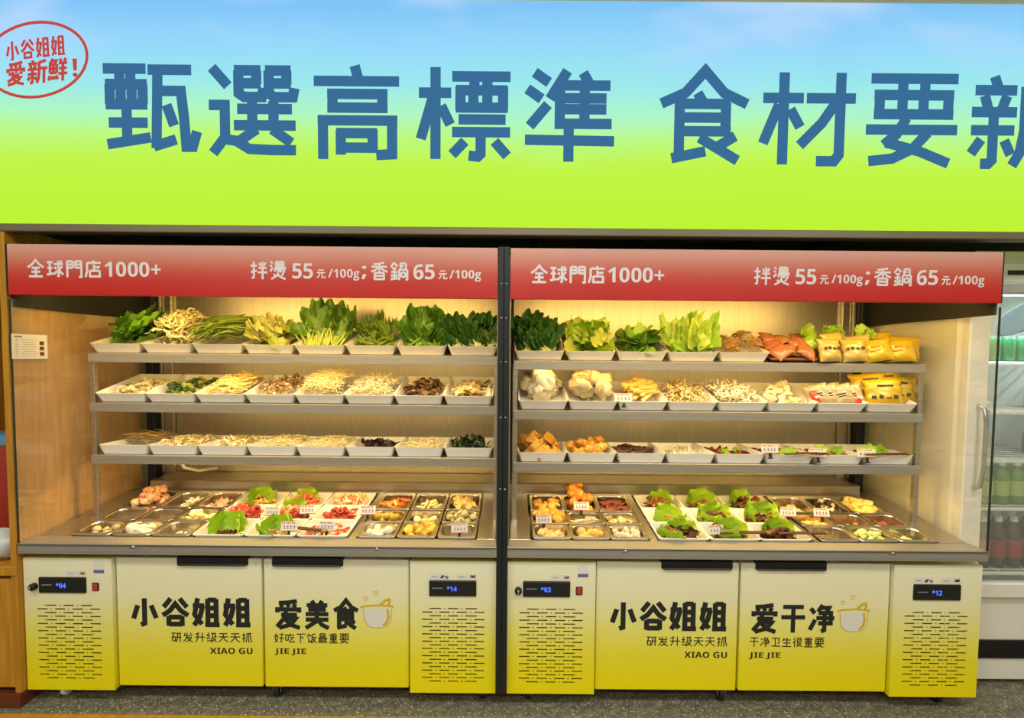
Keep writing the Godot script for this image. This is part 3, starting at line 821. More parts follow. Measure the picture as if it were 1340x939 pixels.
func build_fridge():
	var X0 = 2.045
	var X1 = 2.78
	var Z = -0.2
	var t = thing("drinks_fridge", "tall white drinks fridge with a glass door beside the counter", "fridge", "", Transform3D(Basis.IDENTITY, Vector3(2.4, 0, -0.6)))
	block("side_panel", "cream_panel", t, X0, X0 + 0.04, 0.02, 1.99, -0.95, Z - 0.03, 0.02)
	block("side_panel", "white_paint", t, X1 - 0.04, X1, 0.02, 1.99, -0.95, Z - 0.03, 0.02)
	block("back_board", "grey_panel", t, X0 + 0.04, X1 - 0.04, 0.02, 1.99, -0.95, -0.91)
	block("top_panel", "white_paint", t, X0 + 0.04, X1 - 0.04, 1.85, 1.99, -0.91, Z - 0.012)
	block("bottom_panel", "white_paint", t, X0 + 0.04, X1 - 0.04, 0.02, 0.42, -0.91, Z - 0.02, 0.004)
	var v = block("vent_band", "black", t, X0 + 0.04, X1 - 0.04, 0.125, 0.212, Z - 0.03, Z - 0.01, 0.003)
	var st = nst()
	for i in 6:
		cbox(st, Vector3((X0 + X1) / 2, 0.136 + i * 0.013, Z - 0.008), Vector3(X1 - X0 - 0.12, 0.003, 0.004), 0.0005)
	obj("louvre", fin(st), store.dark_metal, v)
	var c = block("temperature_panel", "black", t, 2.23, 2.3, 1.885, 1.905, Z - 0.014, Z - 0.006, 0.001)
	# door
	var d = block("door_frame", "white_paint", t, X0 + 0.012, 2.15, 0.42, 1.845, Z - 0.03, Z + 0.012, 0.006)
	block("door_stile", "white_paint", d, X1 - 0.1, X1 - 0.01, 0.42, 1.845, Z - 0.03, Z + 0.012, 0.006)
	block("door_rail", "white_paint", d, 2.15, X1 - 0.1, 0.42, 0.49, Z - 0.03, Z + 0.012, 0.006)
	block("door_rail", "grey_panel", d, 2.15, X1 - 0.1, 1.80, 1.845, Z - 0.03, Z + 0.012, 0.006)
	block("door_glass", "glass", d, 2.15, X1 - 0.1, 0.49, 1.80, Z - 0.012, Z - 0.006, 0.0005)
	st = nst()
	tube(st, [Vector3(2.105, 1.3, Z + 0.012), Vector3(2.108, 1.29, Z + 0.045), Vector3(2.11, 1.2, Z + 0.055), Vector3(2.108, 1.02, Z + 0.055), Vector3(2.105, 0.94, Z + 0.045), Vector3(2.102, 0.93, Z + 0.012)], 0.009, 8)
	obj("handle", fin(st), store.screw, d)
	block("sticker", "tin_blue", d, 2.152, 2.176, 1.18, 1.28, Z - 0.006, Z - 0.004, 0.0005)
	st = nst()
	grid(st, pillow(0.3, 0.11, 0.004, 10, 6, 4, 0.3), true)
	obj("sticker", fin(st), m("sticker_cloud", c8(170, 206, 224), 0.5), d, Transform3D(Basis(Vector3.BACK, 0.5), Vector3(2.31, 1.70, Z - 0.003)))
	block("light_tube", "lamp_cool", t, 2.17, X1 - 0.12, 1.80, 1.83, -0.3, -0.27, 0.006)
	area_lamp("fridge_lamp", t, Vector3(2.44, 1.79, -0.285), Vector2(0.5, 0.03), Vector3(deg_to_rad(-80), 0, 0), 0.5, Color(0.86, 0.97, 1.0))
	var levels = [1.5, 1.275, 1.05, 0.825, 0.52]
	for h in levels:
		st = nst()
		span(st, X0 + 0.045, X1 - 0.045, h - 0.022, h - 0.006, Z - 0.075, Z - 0.06, 0.003)
		for i in 9:
			tube(st, [Vector3(X0 + 0.045, h - 0.004, Z - 0.09 - i * 0.06), Vector3(X1 - 0.045, h - 0.004, Z - 0.09 - i * 0.06)], 0.003, 5)
		for i in 4:
			tube(st, [Vector3(X0 + 0.1 + i * 0.18, h - 0.008, Z - 0.07), Vector3(X0 + 0.1 + i * 0.18, h - 0.008, Z - 0.6)], 0.003, 5)
		obj("wire_shelf", fin(st), store.white_paint, t)
	settle(t)
	# drinks
	st = nst()
	lathe(st, [Vector2(0, 0), Vector2(0.024, 0), Vector2(0.031, 0.008), Vector2(0.031, 0.1), Vector2(0.026, 0.112), Vector2(0, 0.112)], 18)
	var can = fin(st)
	st = nst()
	lathe(st, [Vector2(0.0265, 0.111), Vector2(0.0275, 0.115), Vector2(0.0255, 0.115), Vector2(0.0245, 0.111), Vector2(0, 0.111)], 18)
	var rim = fin(st)
	for i in 8:
		for k in 2:
			var a = tag(obj("drink_can", can, m("can_green", c8(22, 150, 84), 0.25, 0.4), null, Transform3D(Basis.IDENTITY, Vector3(2.14 + i * 0.068, 1.5, Z - 0.12 - k * 0.075))), "green drink can on the upper wire shelf of the fridge", "drink can", "green cans in the fridge")
			obj("can_lid", rim, store.screw, a)
	var rows = [[1.275, "clear_bottle", "clear plastic bottle with green label on the fridge shelf below the cans", "bottle", "clear bottles in the fridge", c8(120, 160, 140), c8(70, 130, 84), 0.17], [1.05, "tea_bottle", "grey green tea bottle on the middle wire shelf of the fridge", "bottle", "tea bottles in the fridge", c8(120, 140, 128), c8(90, 120, 110), 0.15], [0.825, "juice_pouch", "pale green juice bottle on the lower wire shelf of the fridge", "bottle", "juice bottles in the fridge", c8(96, 140, 50), c8(170, 186, 100), 0.2], [0.52, "soda_bottle", "dark brown soda bottle standing at the bottom of the fridge", "bottle", "brown bottles in the fridge", c8(70, 34, 20), c8(150, 60, 40), 0.24]]
	for r in rows:
		st = nst()
		var h = r[7]
		lathe(st, [Vector2(0, 0), Vector2(0.028, 0), Vector2(0.033, 0.008), Vector2(0.033, h * 0.62), Vector2(0.028, h * 0.74), Vector2(0.013, h * 0.86), Vector2(0.013, h * 0.92), Vector2(0, h * 0.92)], 16)
		var body = fin(st)
		st = nst()
		lathe(st, [Vector2(0.0335, h * 0.2), Vector2(0.0337, h * 0.21), Vector2(0.0337, h * 0.54), Vector2(0.0335, h * 0.55)], 16)
		var lab = fin(st)
		st = nst()
		lathe(st, [Vector2(0.015, h * 0.9), Vector2(0.015, h), Vector2(0, h)], 12)
		var cap = fin(st)
		for i in ([0, 1, 6, 7] if r[0] > 1.0 else range(8)):
			for k in 2:
				var a = tag(obj(r[1] if r[1] != "juice_pouch" else "juice_bottle", body, m(r[1], r[5], 0.15), null, Transform3D(Basis.IDENTITY, Vector3(2.13 + i * 0.074, r[0], Z - 0.125 - k * 0.09))), r[2], r[3], r[4])
				obj("bottle_label", lab, m(r[1] + "_label", r[6], 0.4), a)
				obj("cap", cap, m("cap_white", c8(230, 230, 226), 0.4), a)

# ---------------------------------------------------------------- food shapes
func shape(key):
	if store.has("shape_" + key):
		return store["shape_" + key]
	var st = nst()
	uv_from = Vector2.ZERO
	uv_size = Vector2.ONE
	match key:
		"ball":
			grid(st, pillow(2, 2, 2, 6, 7, 1, 0.03), true)
		"blob":
			grid(st, pillow(2, 1.5, 2, 6, 7, 2, 0.55), true)
		"blob_b":
			grid(st, pillow(2, 1.3, 1.5, 6, 7, 8, 0.6), true)
		"blob_c":
			grid(st, pillow(2, 1.6, 1.3, 6, 6, 21, 0.8), true)
		"crescent":
			var rows = pillow(2, 0.9, 1.0, 7, 6, 5, 0.15)
			for row in rows:
				for j in row.size():
					row[j].z += 0.45 * row[j].x * row[j].x
					row[j].y += 0.25 * (1 - row[j].x * row[j].x)
			grid(st, rows, true)
		"roll":
			tube(st, [Vector3(-1, 0.08, 0.12), Vector3(-0.92, 0.06, 0.09), Vector3(-0.4, 0, 0), Vector3(0.4, 0, 0), Vector3(0.92, 0.06, 0.09), Vector3(1, 0.08, 0.12)], [0.2, 0.3, 0.38, 0.38, 0.3, 0.2], 9)
		"curl":
			tube(st, [Vector3(-0.7, 0, 0.55), Vector3(-0.85, 0, 0.05), Vector3(-0.5, 0.1, -0.45), Vector3(0.1, 0.15, -0.55), Vector3(0.6, 0.1, -0.25), Vector3(0.75, 0, 0.3)], [0.14, 0.24, 0.3, 0.3, 0.25, 0.12], 7)
		"cube":
			cbox(st, Vector3.ZERO, Vector3(2, 1.6, 1.8), 0.22)
		"stick":
			cbox(st, Vector3.ZERO, Vector3(2, 0.28, 0.34), 0.08)
		"disc":
			lathe(st, [Vector2(0, -0.16), Vector2(0.9, -0.16), Vector2(1, -0.08), Vector2(1, 0.08), Vector2(0.9, 0.16), Vector2(0, 0.16)], 14)
		"ring":
			var rows = []
			for i in 13:
				var a = TAU * i / 12
				var row = []
				for j in 7:
					var g = TAU * j / 7
					row.append(Vector3(cos(a) * (0.72 + 0.28 * cos(g)), 0.26 * sin(g), sin(a) * (0.72 + 0.28 * cos(g))))
				rows.append(row)
			grid(st, rows, true)
		"mushroom_slice":
			var o = [Vector2(-0.25, -1), Vector2(-0.2, 0.0), Vector2(-0.9, -0.05), Vector2(-1, 0.25), Vector2(-0.6, 0.75), Vector2(0, 0.95), Vector2(0.6, 0.75), Vector2(1, 0.25), Vector2(0.9, -0.05), Vector2(0.22, 0.0), Vector2(0.28, -1)]
			st.set_smooth_group(-1)
			var tri = Geometry2D.triangulate_polygon(PackedVector2Array(o))
			var at = func(p, s): return Vector3(p.x, s + 0.18 * p.y * p.y, -p.y)
			for i in range(0, tri.size(), 3):
				for s in [-0.1, 0.1]:
					face(st, [at.call(o[tri[i]], s), at.call(o[tri[i + 1]], s), at.call(o[tri[i + 2]], s)], at.call(o[tri[i]], s * -5))
			for i in o.size():
				var p = o[i]
				var q = o[(i + 1) % o.size()]
				face(st, [at.call(p, -0.1), at.call(q, -0.1), at.call(q, 0.1), at.call(p, 0.1)], Vector3.ZERO)
		"mushroom":
			lathe(st, [Vector2(0.14, 0), Vector2(0.12, 0.6), Vector2(0.14, 1.1), Vector2(0.42, 1.08), Vector2(0.46, 1.2), Vector2(0.34, 1.42), Vector2(0, 1.5)], 8)
		"floret":
			tube(st, [Vector3(0, -0.9, 0), Vector3(0, 0, 0)], [0.24, 0.34], 6)
			for p in [Vector3(0, 0.45, 0), Vector3(0.45, 0.2, 0.1), Vector3(-0.45, 0.22, 0.1), Vector3(0.05, 0.2, 0.48), Vector3(0, 0.2, -0.46)]:
				var rows = pillow(0.95, 0.8, 0.95, 4, 5, 3, 0.6)
				for row in rows:
					for j in row.size():
						row[j] += p
				grid(st, rows, true)
		"strand":
			tube(st, [Vector3(-1, 0, 0.1), Vector3(-0.55, 0.1, -0.08), Vector3(0, 0.14, 0.04), Vector3(0.5, 0.05, 0.12), Vector3(1, 0, -0.05)], [0.03, 0.04, 0.045, 0.04, 0.03], 5)
		"noodle":
			tube(st, [Vector3(-1, 0, 0.3), Vector3(-0.6, 0.2, -0.2), Vector3(-0.2, 0.1, 0.35), Vector3(0.25, 0.3, 0.1), Vector3(0.55, 0.05, -0.35), Vector3(1, 0, 0.1)], 0.045, 5)
		"ribbon":
			var rows = []
			for i in 9:
				var a = i / 8.0
				var p = Vector3(a * 2 - 1, 0.22 * sin(a * 7.0), 0.35 * sin(a * 4.0))
				rows.append([p + Vector3(0, 0.04, -0.14), p + Vector3(0, -0.04, 0.14)])
			grid(st, rows)
		"sprout":
			tube(st, [Vector3(-1, 0, 0), Vector3(-0.4, 0.08, 0.15), Vector3(0.3, 0.05, 0.1), Vector3(0.75, 0.1, -0.1), Vector3(0.95, 0.15, -0.12), Vector3(1.05, 0.12, -0.05)], [0.015, 0.05, 0.06, 0.05, 0.12, 0.04], 5)
		"chip":
			var rows = []
			for i in 5:
				var row = []
				for j in 5:
					var x = i / 2.0 - 1
					var z = j / 2.0 - 1
					row.append(Vector3(x * (1 - 0.12 * z * z), 0.45 * x * x - 0.2 * z * z + 0.1 * sin(3 * x + 2 * z), z * (1 - 0.1 * x * x)))
				rows.append(row)
			grid(st, rows)
		"leaf", "leaf_long", "leaf_big", "kelp", "lettuce", "napa":
			var P = {"leaf": [0.42, 0.35, 0.03, 0.5, 0.18], "leaf_long": [0.16, 0.3, 0.01, 0.4, 0.12], "leaf_big": [0.36, 0.5, 0.05, 0.6, 0.22], "kelp": [0.5, 0.9, 0.2, 0.8, 0.1], "lettuce": [0.78, 0.75, 0.13, 0.35, 0.1], "napa": [0.42, 0.9, 0.07, 0.25, 0.3]}[key]
			var nt = 11
			var ns = 9
			var rows = []
			for i in nt:
				var a = i / float(nt - 1)
				var w = P[0] * (pow(sin(PI * clampf(pow(a, P[3]) * 0.93 + 0.05, 0, 1)), 0.75) if key != "lettuce" else pow(sin(PI * (0.12 + 0.78 * a)), 0.6))
				var row = []
				for j in ns:
					var s = j / float(ns - 1) * 2 - 1
					var g = P[1] * a
					var y = sin(g) * a * 0.9 + absf(s) * w * P[4] * 2.0 + P[2] * s * s * sin(a * 19.0 + s * 2.0) * 1.2
					if j == 4:
						y -= 0.018
					row.append(Vector3(s * w, y, -a * cos(g * 0.6) + P[2] * 0.5 * s * s * cos(a * 17.0)))
				rows.append(row)
			grid(st, rows)
		"bag":
			var n := FastNoiseLite.new()
			n.frequency = 1.6
			var rows = []
			for i in 17:
				var a = i / 16.0 * 2 - 1
				var row = []
				for j in 28:
					var g = TAU * j / 28
					var full = pow(maxf(0.0, 1 - pow(absf(a), 3.0)), 0.7)
					var wr = 1.0 + 0.35 * n.get_noise_3d(cos(g) * 1.5, a * 1.2, sin(g))
					row.append(Vector3(cos(g) * (1 - 0.06 * full) + 0.03 * sin(a * 9 + g), a * 1.05 + 0.03 * sin(g * 2), sin(g) * (0.05 + 0.42 * full * wr)))
				rows.append(row)
			grid(st, rows, true)
	var mesh = fin(st)
	store["shape_" + key] = mesh
	return mesh

func hue(key, r, g, b, rough = 0.55, opts = {}):
	return m("food_" + key, c8(r, g, b), rough, 0.0, opts)

func leaf_hue(key, r, g, b):
	return m("food_" + key, c8(r, g, b), 0.42, 0.0, {"cull_mode": BaseMaterial3D.CULL_DISABLED, "backlight_enabled": true, "backlight": c8(int(r * 0.6), int(g * 0.6), int(b * 0.4))})

# ---------------------------------------------------------------- containers and piles
func container(kind, xf, label, group):
	var sizes = {"tray": [0.196, 0.284, 0.008], "pan": [0.138, 0.112, -0.045], "pan_long": [0.138, 0.182, -0.045], "bowl": [0.185, 0.14, -0.03]}
	var key = "dish_" + kind
	if not store.has(key):
		var st = nst()
		if kind == "tray":
			dish(st, [[0.204, 0.296, 0.012, 0.0], [0.232, 0.325, 0.014, 0.045], [0.224, 0.317, 0.012, 0.045], [0.2, 0.292, 0.012, 0.005]])
		elif kind == "bowl":
			dish(st, [[0.19, 0.145, 0.012, -0.052], [0.21, 0.162, 0.012, 0.002], [0.222, 0.172, 0.012, 0.004], [0.222, 0.172, 0.012, 0.008], [0.212, 0.162, 0.012, 0.008], [0.188, 0.14, 0.012, -0.046]])
		else:
			var d = 0.148 if kind == "pan" else 0.218
			dish(st, [[0.14, d - 0.036, 0.03, -0.056], [0.146, d - 0.028, 0.03, 0.0], [0.17, d, 0.014, 0.0], [0.17, d, 0.014, 0.006], [0.168, d - 0.002, 0.014, 0.008], [0.148, d - 0.026, 0.032, 0.007], [0.144, d - 0.03, 0.032, 0.002], [0.138, d - 0.036, 0.03, -0.052]])
		store[key] = fin(st)
	var o = tag(obj({"tray": "serving_tray", "pan": "steel_pan", "pan_long": "steel_pan", "bowl": "serving_bowl"}[kind], store[key], store.melamine if kind in ["tray", "bowl"] else store.steel_pan, null, xf), label, "tray" if kind == "tray" else ("bowl" if kind == "bowl" else "pan"), group)
	var hs = []
	hs.resize(196)
	hs.fill(sizes[kind][2])
	return {"xf": xf, "w": sizes[kind][0], "d": sizes[kind][1], "y": sizes[kind][2], "h": hs}

func drop(c, u, v, r, thick):
	# resting height at (u, v) inside container c; raises the pile there
	var best = -1.0
	var cells = []
	for i in 14:
		for j in 14:
			var x = (i + 0.5) / 14 * c.w - c.w / 2
			var z = (j + 0.5) / 14 * c.d - c.d / 2
			var q = Vector2(x - u, z - v).length()
			if q < r * 0.75:
				cells.append(i * 14 + j)
	if cells.is_empty():
		return c.y
	for k in cells:
		best = maxf(best, c.h[k])
	for k in cells:
		c.h[k] = lerpf(c.h[k], best + thick, 0.75)
	return best

func places(c, n, size, thick, o):
	# transforms of n pieces heaped in container c; o: area [u0, u1, v0, v1] as shares, mound, tilt, yaw
	var ar = o.get("area", [-1.0, 1.0, -1.0, 1.0])
	var mound = o.get("mound", 0.0)
	var tilt = o.get("tilt", 0.5)
	var out = []
	for k in n:
		var pick = null
		for tries in 5:
			var u = rng.randf_range(ar[0], ar[1])
			var v = rng.randf_range(ar[2], ar[3])
			var x = u * (c.w / 2 - size * 0.45)
			var z = v * (c.d / 2 - size * 0.45)
			var i = clampi(int((x / c.w + 0.5) * 14), 0, 13) * 14 + clampi(int((z / c.d + 0.5) * 14), 0, 13)
			var mu = (u - (ar[0] + ar[1]) / 2) / maxf(0.1, (ar[1] - ar[0]) / 2)
			var mv = (v - (ar[2] + ar[3]) / 2) / maxf(0.1, (ar[3] - ar[2]) / 2)
			var score = c.h[i] - mound * (1.0 - clampf(mu * mu * 0.7 + mv * mv * 0.7, 0, 1.3))
			if pick == null or score < pick[0]:
				pick = [score, x, z]
		var s = size * rng.randf_range(0.82, 1.15)
		var y = drop(c, pick[1], pick[2], s, thick * s)
		var fu = pick[1] / c.w * 2.0
		var fv = pick[2] / c.d * 2.0
		y = minf(y, c.y + o.get("top", 0.06) * (1.0 - 0.3 * clampf(fu * fu + fv * fv, 0.0, 1.6)) - rng.randf() * size * 0.4)
		y = maxf(y, c.y)
		var yaw = o.get("yaw", 0.0) + rng.randf_range(-1, 1) * o.get("yaw_spread", PI)
		var b = Basis.from_euler(Vector3(rng.randf_range(-tilt, tilt) + o.get("pitch", 0.0), yaw, rng.randf_range(-tilt, tilt))).scaled(Vector3.ONE * s)
		out.append(c.xf * Transform3D(b, Vector3(pick[1], y + s * o.get("lift", 0.5), pick[2])))
	return out

func heap(c, called, category, label, group, shapes, mats_list, n, size, thick = 0.5, o = {}):
	# countable pieces: one object each
	var k = 0
	if c.y < -0.04:
		n = int(n * 1.5)
		size *= 0.86
	elif c.y < 0.0:
		n = int(n * 1.35)
		size *= 0.92
	for xf in places(c, n, size, thick, o):
		tag(obj(called, shape(shapes[k % shapes.size()]), mats_list[(k * 7 + k / 3) % mats_list.size()], null, xf), label, category, group)
		k += 1

func mass(c, called, category, label, shape_key, cols, n, size, thick = 0.3, o = {}):
	# what nobody could count: one object
	var mm := MultiMesh.new()
	mm.transform_format = MultiMesh.TRANSFORM_3D
	mm.use_colors = true
	mm.mesh = shape(shape_key)
	mm.instance_count = n
	var ps = places(c, n, size, thick, o)
	var inv = c.xf.affine_inverse()
	for i in n:
		mm.set_instance_transform(i, inv * ps[i])
		var col: Color = cols[i % cols.size()].lerp(cols[(i + 1) % cols.size()], rng.randf())
		mm.set_instance_color(i, col.srgb_to_linear())
	var q := MultiMeshInstance3D.new()
	q.multimesh = mm
	q.material_override = m("mass", Color.WHITE, 0.5, 0.0, {"vertex_color_use_as_albedo": true, "cull_mode": BaseMaterial3D.CULL_DISABLED})
	q.name = numbered(called)
	q.transform = c.xf
	add_child(q)
	tag(q, label, category, "", "stuff")

var protos := {}
func stalk(kind):
	# one whole plant: stems at the origin, leaves reaching along -z
	if protos.has(kind):
		return protos[kind]
	var P = {
		"choy": [5, "leaf", 0.08, 0.15, 0.005, leaf_hue("choy", 84, 124, 34), hue("choy_stem", 176, 194, 96)],
		"spinach": [6, "leaf", 0.075, 0.1, 0.003, leaf_hue("spinach", 76, 126, 34), hue("spinach_stem", 120, 160, 66)],
		"bok": [5, "leaf_big", 0.085, 0.075, 0.0075, leaf_hue("bok", 46, 92, 34), hue("bok_stem", 206, 214, 170)],
		"water": [7, "leaf_long", 0.07, 0.12, 0.0024, leaf_hue("water", 104, 140, 46), hue("water_stem", 148, 170, 76)],
	}[kind]
	var root := Node3D.new()
	var r := RandomNumberGenerator.new()
	r.seed = hash(kind)
	var st = nst()
	var leaves = []
	for i in P[0]:
		var a = (i / float(P[0] - 1) - 0.5) * 0.7
		var up = r.randf_range(-0.1, 0.28)
		var dir = Basis.from_euler(Vector3(up, -a, 0)) * Vector3(0, 0, -1)
		var ln = P[3] * r.randf_range(0.8, 1.1)
		tube(st, [Vector3(a * 0.01, 0, 0), dir * ln * 0.5 + Vector3(0, -0.004, 0), dir * ln], [P[4] * 1.3, P[4], P[4] * 0.6], 6)
		leaves.append(Transform3D(Basis.from_euler(Vector3(up + 0.2, -a * 1.3, r.randf_range(-0.6, 0.6))).scaled(Vector3.ONE * P[2] * r.randf_range(0.85, 1.15)), dir * ln * 0.92))
	obj("stem", fin(st), P[6], root)
	for xf in leaves:
		obj("leaf", shape(P[1]), P[5], root, xf)
	protos[kind] = root
	return root

func plants(c, called, category, label, group, kind, n, pitch = 0.5, spread = 0.35, z0 = 0.1, grow = 1.0):
	var src = stalk(kind)
	for k in n:
		var u = ((k % 6) + 0.5) / 6.0 * 2 - 1 + rng.randf_range(-0.12, 0.12)
		var layer = k / 6
		var o = src.duplicate()
		o.name = numbered(called)
		add_child(o)
		var b = Basis.from_euler(Vector3(pitch + layer * 0.09 + rng.randf_range(-0.12, 0.12), rng.randf_range(-spread, spread) - u * 0.15, rng.randf_range(-0.7, 0.7)), EULER_ORDER_YXZ)
		o.transform = c.xf * Transform3D(b.scaled(Vector3.ONE * grow * rng.randf_range(0.88, 1.1)), Vector3(u * c.w * 0.43, 0.014 + layer * 0.014, z0 - layer * 0.035 + rng.randf_range(-0.015, 0.015)))
		tag(o, label, category, group)

func leaves(c, called, category, label, group, key, mats_list, n, size, o = {}):
	for k in n:
		var u = (k + 0.5) / n * 2 - 1
		if o.get("shuffle", false):
			u = rng.randf_range(-0.9, 0.9)
		var b = Basis.from_euler(Vector3(o.get("pitch", 0.5) + rng.randf_range(-1, 1) * o.get("pitch_spread", 0.25), o.get("yaw", 0.0) + rng.randf_range(-1, 1) * o.get("yaw_spread", 0.5), rng.randf_range(-0.5, 0.5)), EULER_ORDER_YXZ)
		var xf = c.xf * Transform3D(b.scaled(Vector3.ONE * size * rng.randf_range(0.85, 1.15)), Vector3(u * c.w * o.get("wide", 0.38), c.y + 0.008 + o.get("rise", 0.03) * rng.randf(), o.get("z", 0.1) + rng.randf_range(-1, 1) * o.get("z_spread", 0.04)))
		tag(obj(called, shape(key), mats_list[k % mats_list.size()], null, xf), label, category, group)

func price_tag(pos, label, turn = 0.0, w = 0.072):
	var t = thing("price_tag", label, "price tag", "small price tags clipped to the dishes", Transform3D(Basis.from_euler(Vector3(-0.25, turn, 0)), pos))
	var st = nst()
	cbox(st, Vector3(0, 0.028, 0), Vector3(w, 0.042, 0.0015), 0.0005)
	obj("card", fin(st), store.paper, t)
	st = nst()
	cbox(st, Vector3(0, -0.002, 0.001), Vector3(0.012, 0.022, 0.006), 0.001)
	cbox(st, Vector3(0, -0.014, 0.0), Vector3(0.02, 0.005, 0.014), 0.001)
	obj("clip", fin(st), store.black, t)
	st = nst()
	var r := RandomNumberGenerator.new()
	r.seed = int(absf(pos.x) * 1000)
	for i in 7:
		cbox(st, Vector3(-w * 0.4 + i * w * 0.115, 0.0435, 0.001), Vector3(0.005, r.randf_range(0.004, 0.007), 0.0004), 0.0001)
	cbox(st, Vector3(0, 0.0095, 0.001), Vector3(w * 0.96, 0.003, 0.0004), 0.0001)
	obj("red_print", fin(st), store.label_red, t)
	st = nst()
	for i in 4:
		var x = -w * 0.3 + i * w * 0.2
		cbox(st, Vector3(x, 0.028, 0.001), Vector3(0.009, 0.0016, 0.0004), 0.0001)
		cbox(st, Vector3(x + r.randf_range(-0.002, 0.002), 0.026, 0.0011), Vector3(0.0018, 0.016, 0.0004), 0.0001)
		cbox(st, Vector3(x, 0.021 + r.randf_range(-0.002, 0.002), 0.001), Vector3(0.011, 0.0016, 0.0004), 0.0001)
	obj("handwriting", fin(st), store.ink, t)

func packet(called, label, group, mat_col, pos, turn, size, marks, mark_col):
	var t = thing(called, label, "packet", group, Transform3D(Basis.from_euler(turn), pos))
	obj("bag", shape("bag"), mat_col, t, Transform3D(Basis.from_scale(Vector3(size.x / 2, size.y / 2, size.x / 2)), Vector3(0, size.y / 2, 0)))
	var st = nst()
	for k in marks:
		cbox(st, Vector3(k[0] * size.x, k[1] * size.y, size.x * 0.225), Vector3(k[2] * size.x, k[3] * size.y, 0.004), 0.0005)
	if marks.size():
		obj("print", fin(st), mark_col, t)
	return t

func bar_tongs(pos, yaw, label):
	var t = thing("tongs", label, "tongs", "serving tongs on the bowls", Transform3D(Basis.from_euler(Vector3(0.02, yaw, 0)), pos))
	for s in [-1, 1]:
		var st = nst()
		tube(st, [Vector3(-0.11, 0, s * 0.004), Vector3(0.0, 0.002, s * 0.009), Vector3(0.1, 0.0, s * 0.006)], [0.0035, 0.004, 0.005], 6)
		obj("arm", fin(st), m("tongs_wood", c8(92, 52, 28), 0.5), t)
	var st = nst()
	cbox(st, Vector3(0.108, 0, 0), Vector3(0.02, 0.012, 0.022), 0.003)
	obj("grip_end", fin(st), m("brass", c8(200, 160, 70), 0.3, 0.9), t)

func shelf_tray(second, level, i, what):
	var sx0 = 0.028 if second else -1.955
	var sx1 = 1.945 if second else -0.046
	if level > 0:
		sx0 += 0.022
		sx1 -= 0.022
	var p = (sx1 - sx0) / 8.0
	var xf = Transform3D(Basis(Vector3.RIGHT, TILTS[level]), Vector3(sx0 + p * (i + 0.5), shelf_heights(second)[level], -0.3)) * Transform3D(Basis.IDENTITY, Vector3(0, 0.0012, -0.166))
	return container("tray", xf, "white melamine tray holding " + what, "white food trays on the shelves")

func deck_pan(x, row, what, long = false):
	var kind = "pan_long" if row == 2 else "pan"
	var s = [0.075, 0.225, 0.41][row]
	return container(kind, DECK * Transform3D(Basis.IDENTITY, Vector3(x, 0, -s)), "stainless steel pan " + what, "steel pans in the counter")

func deck_bowl(x, row, what):
	return container("bowl", DECK * Transform3D(Basis.IDENTITY, Vector3(x, 0, -[0.087, 0.26, 0.433][row])), "white square bowl " + what, "white bowls in the counter")

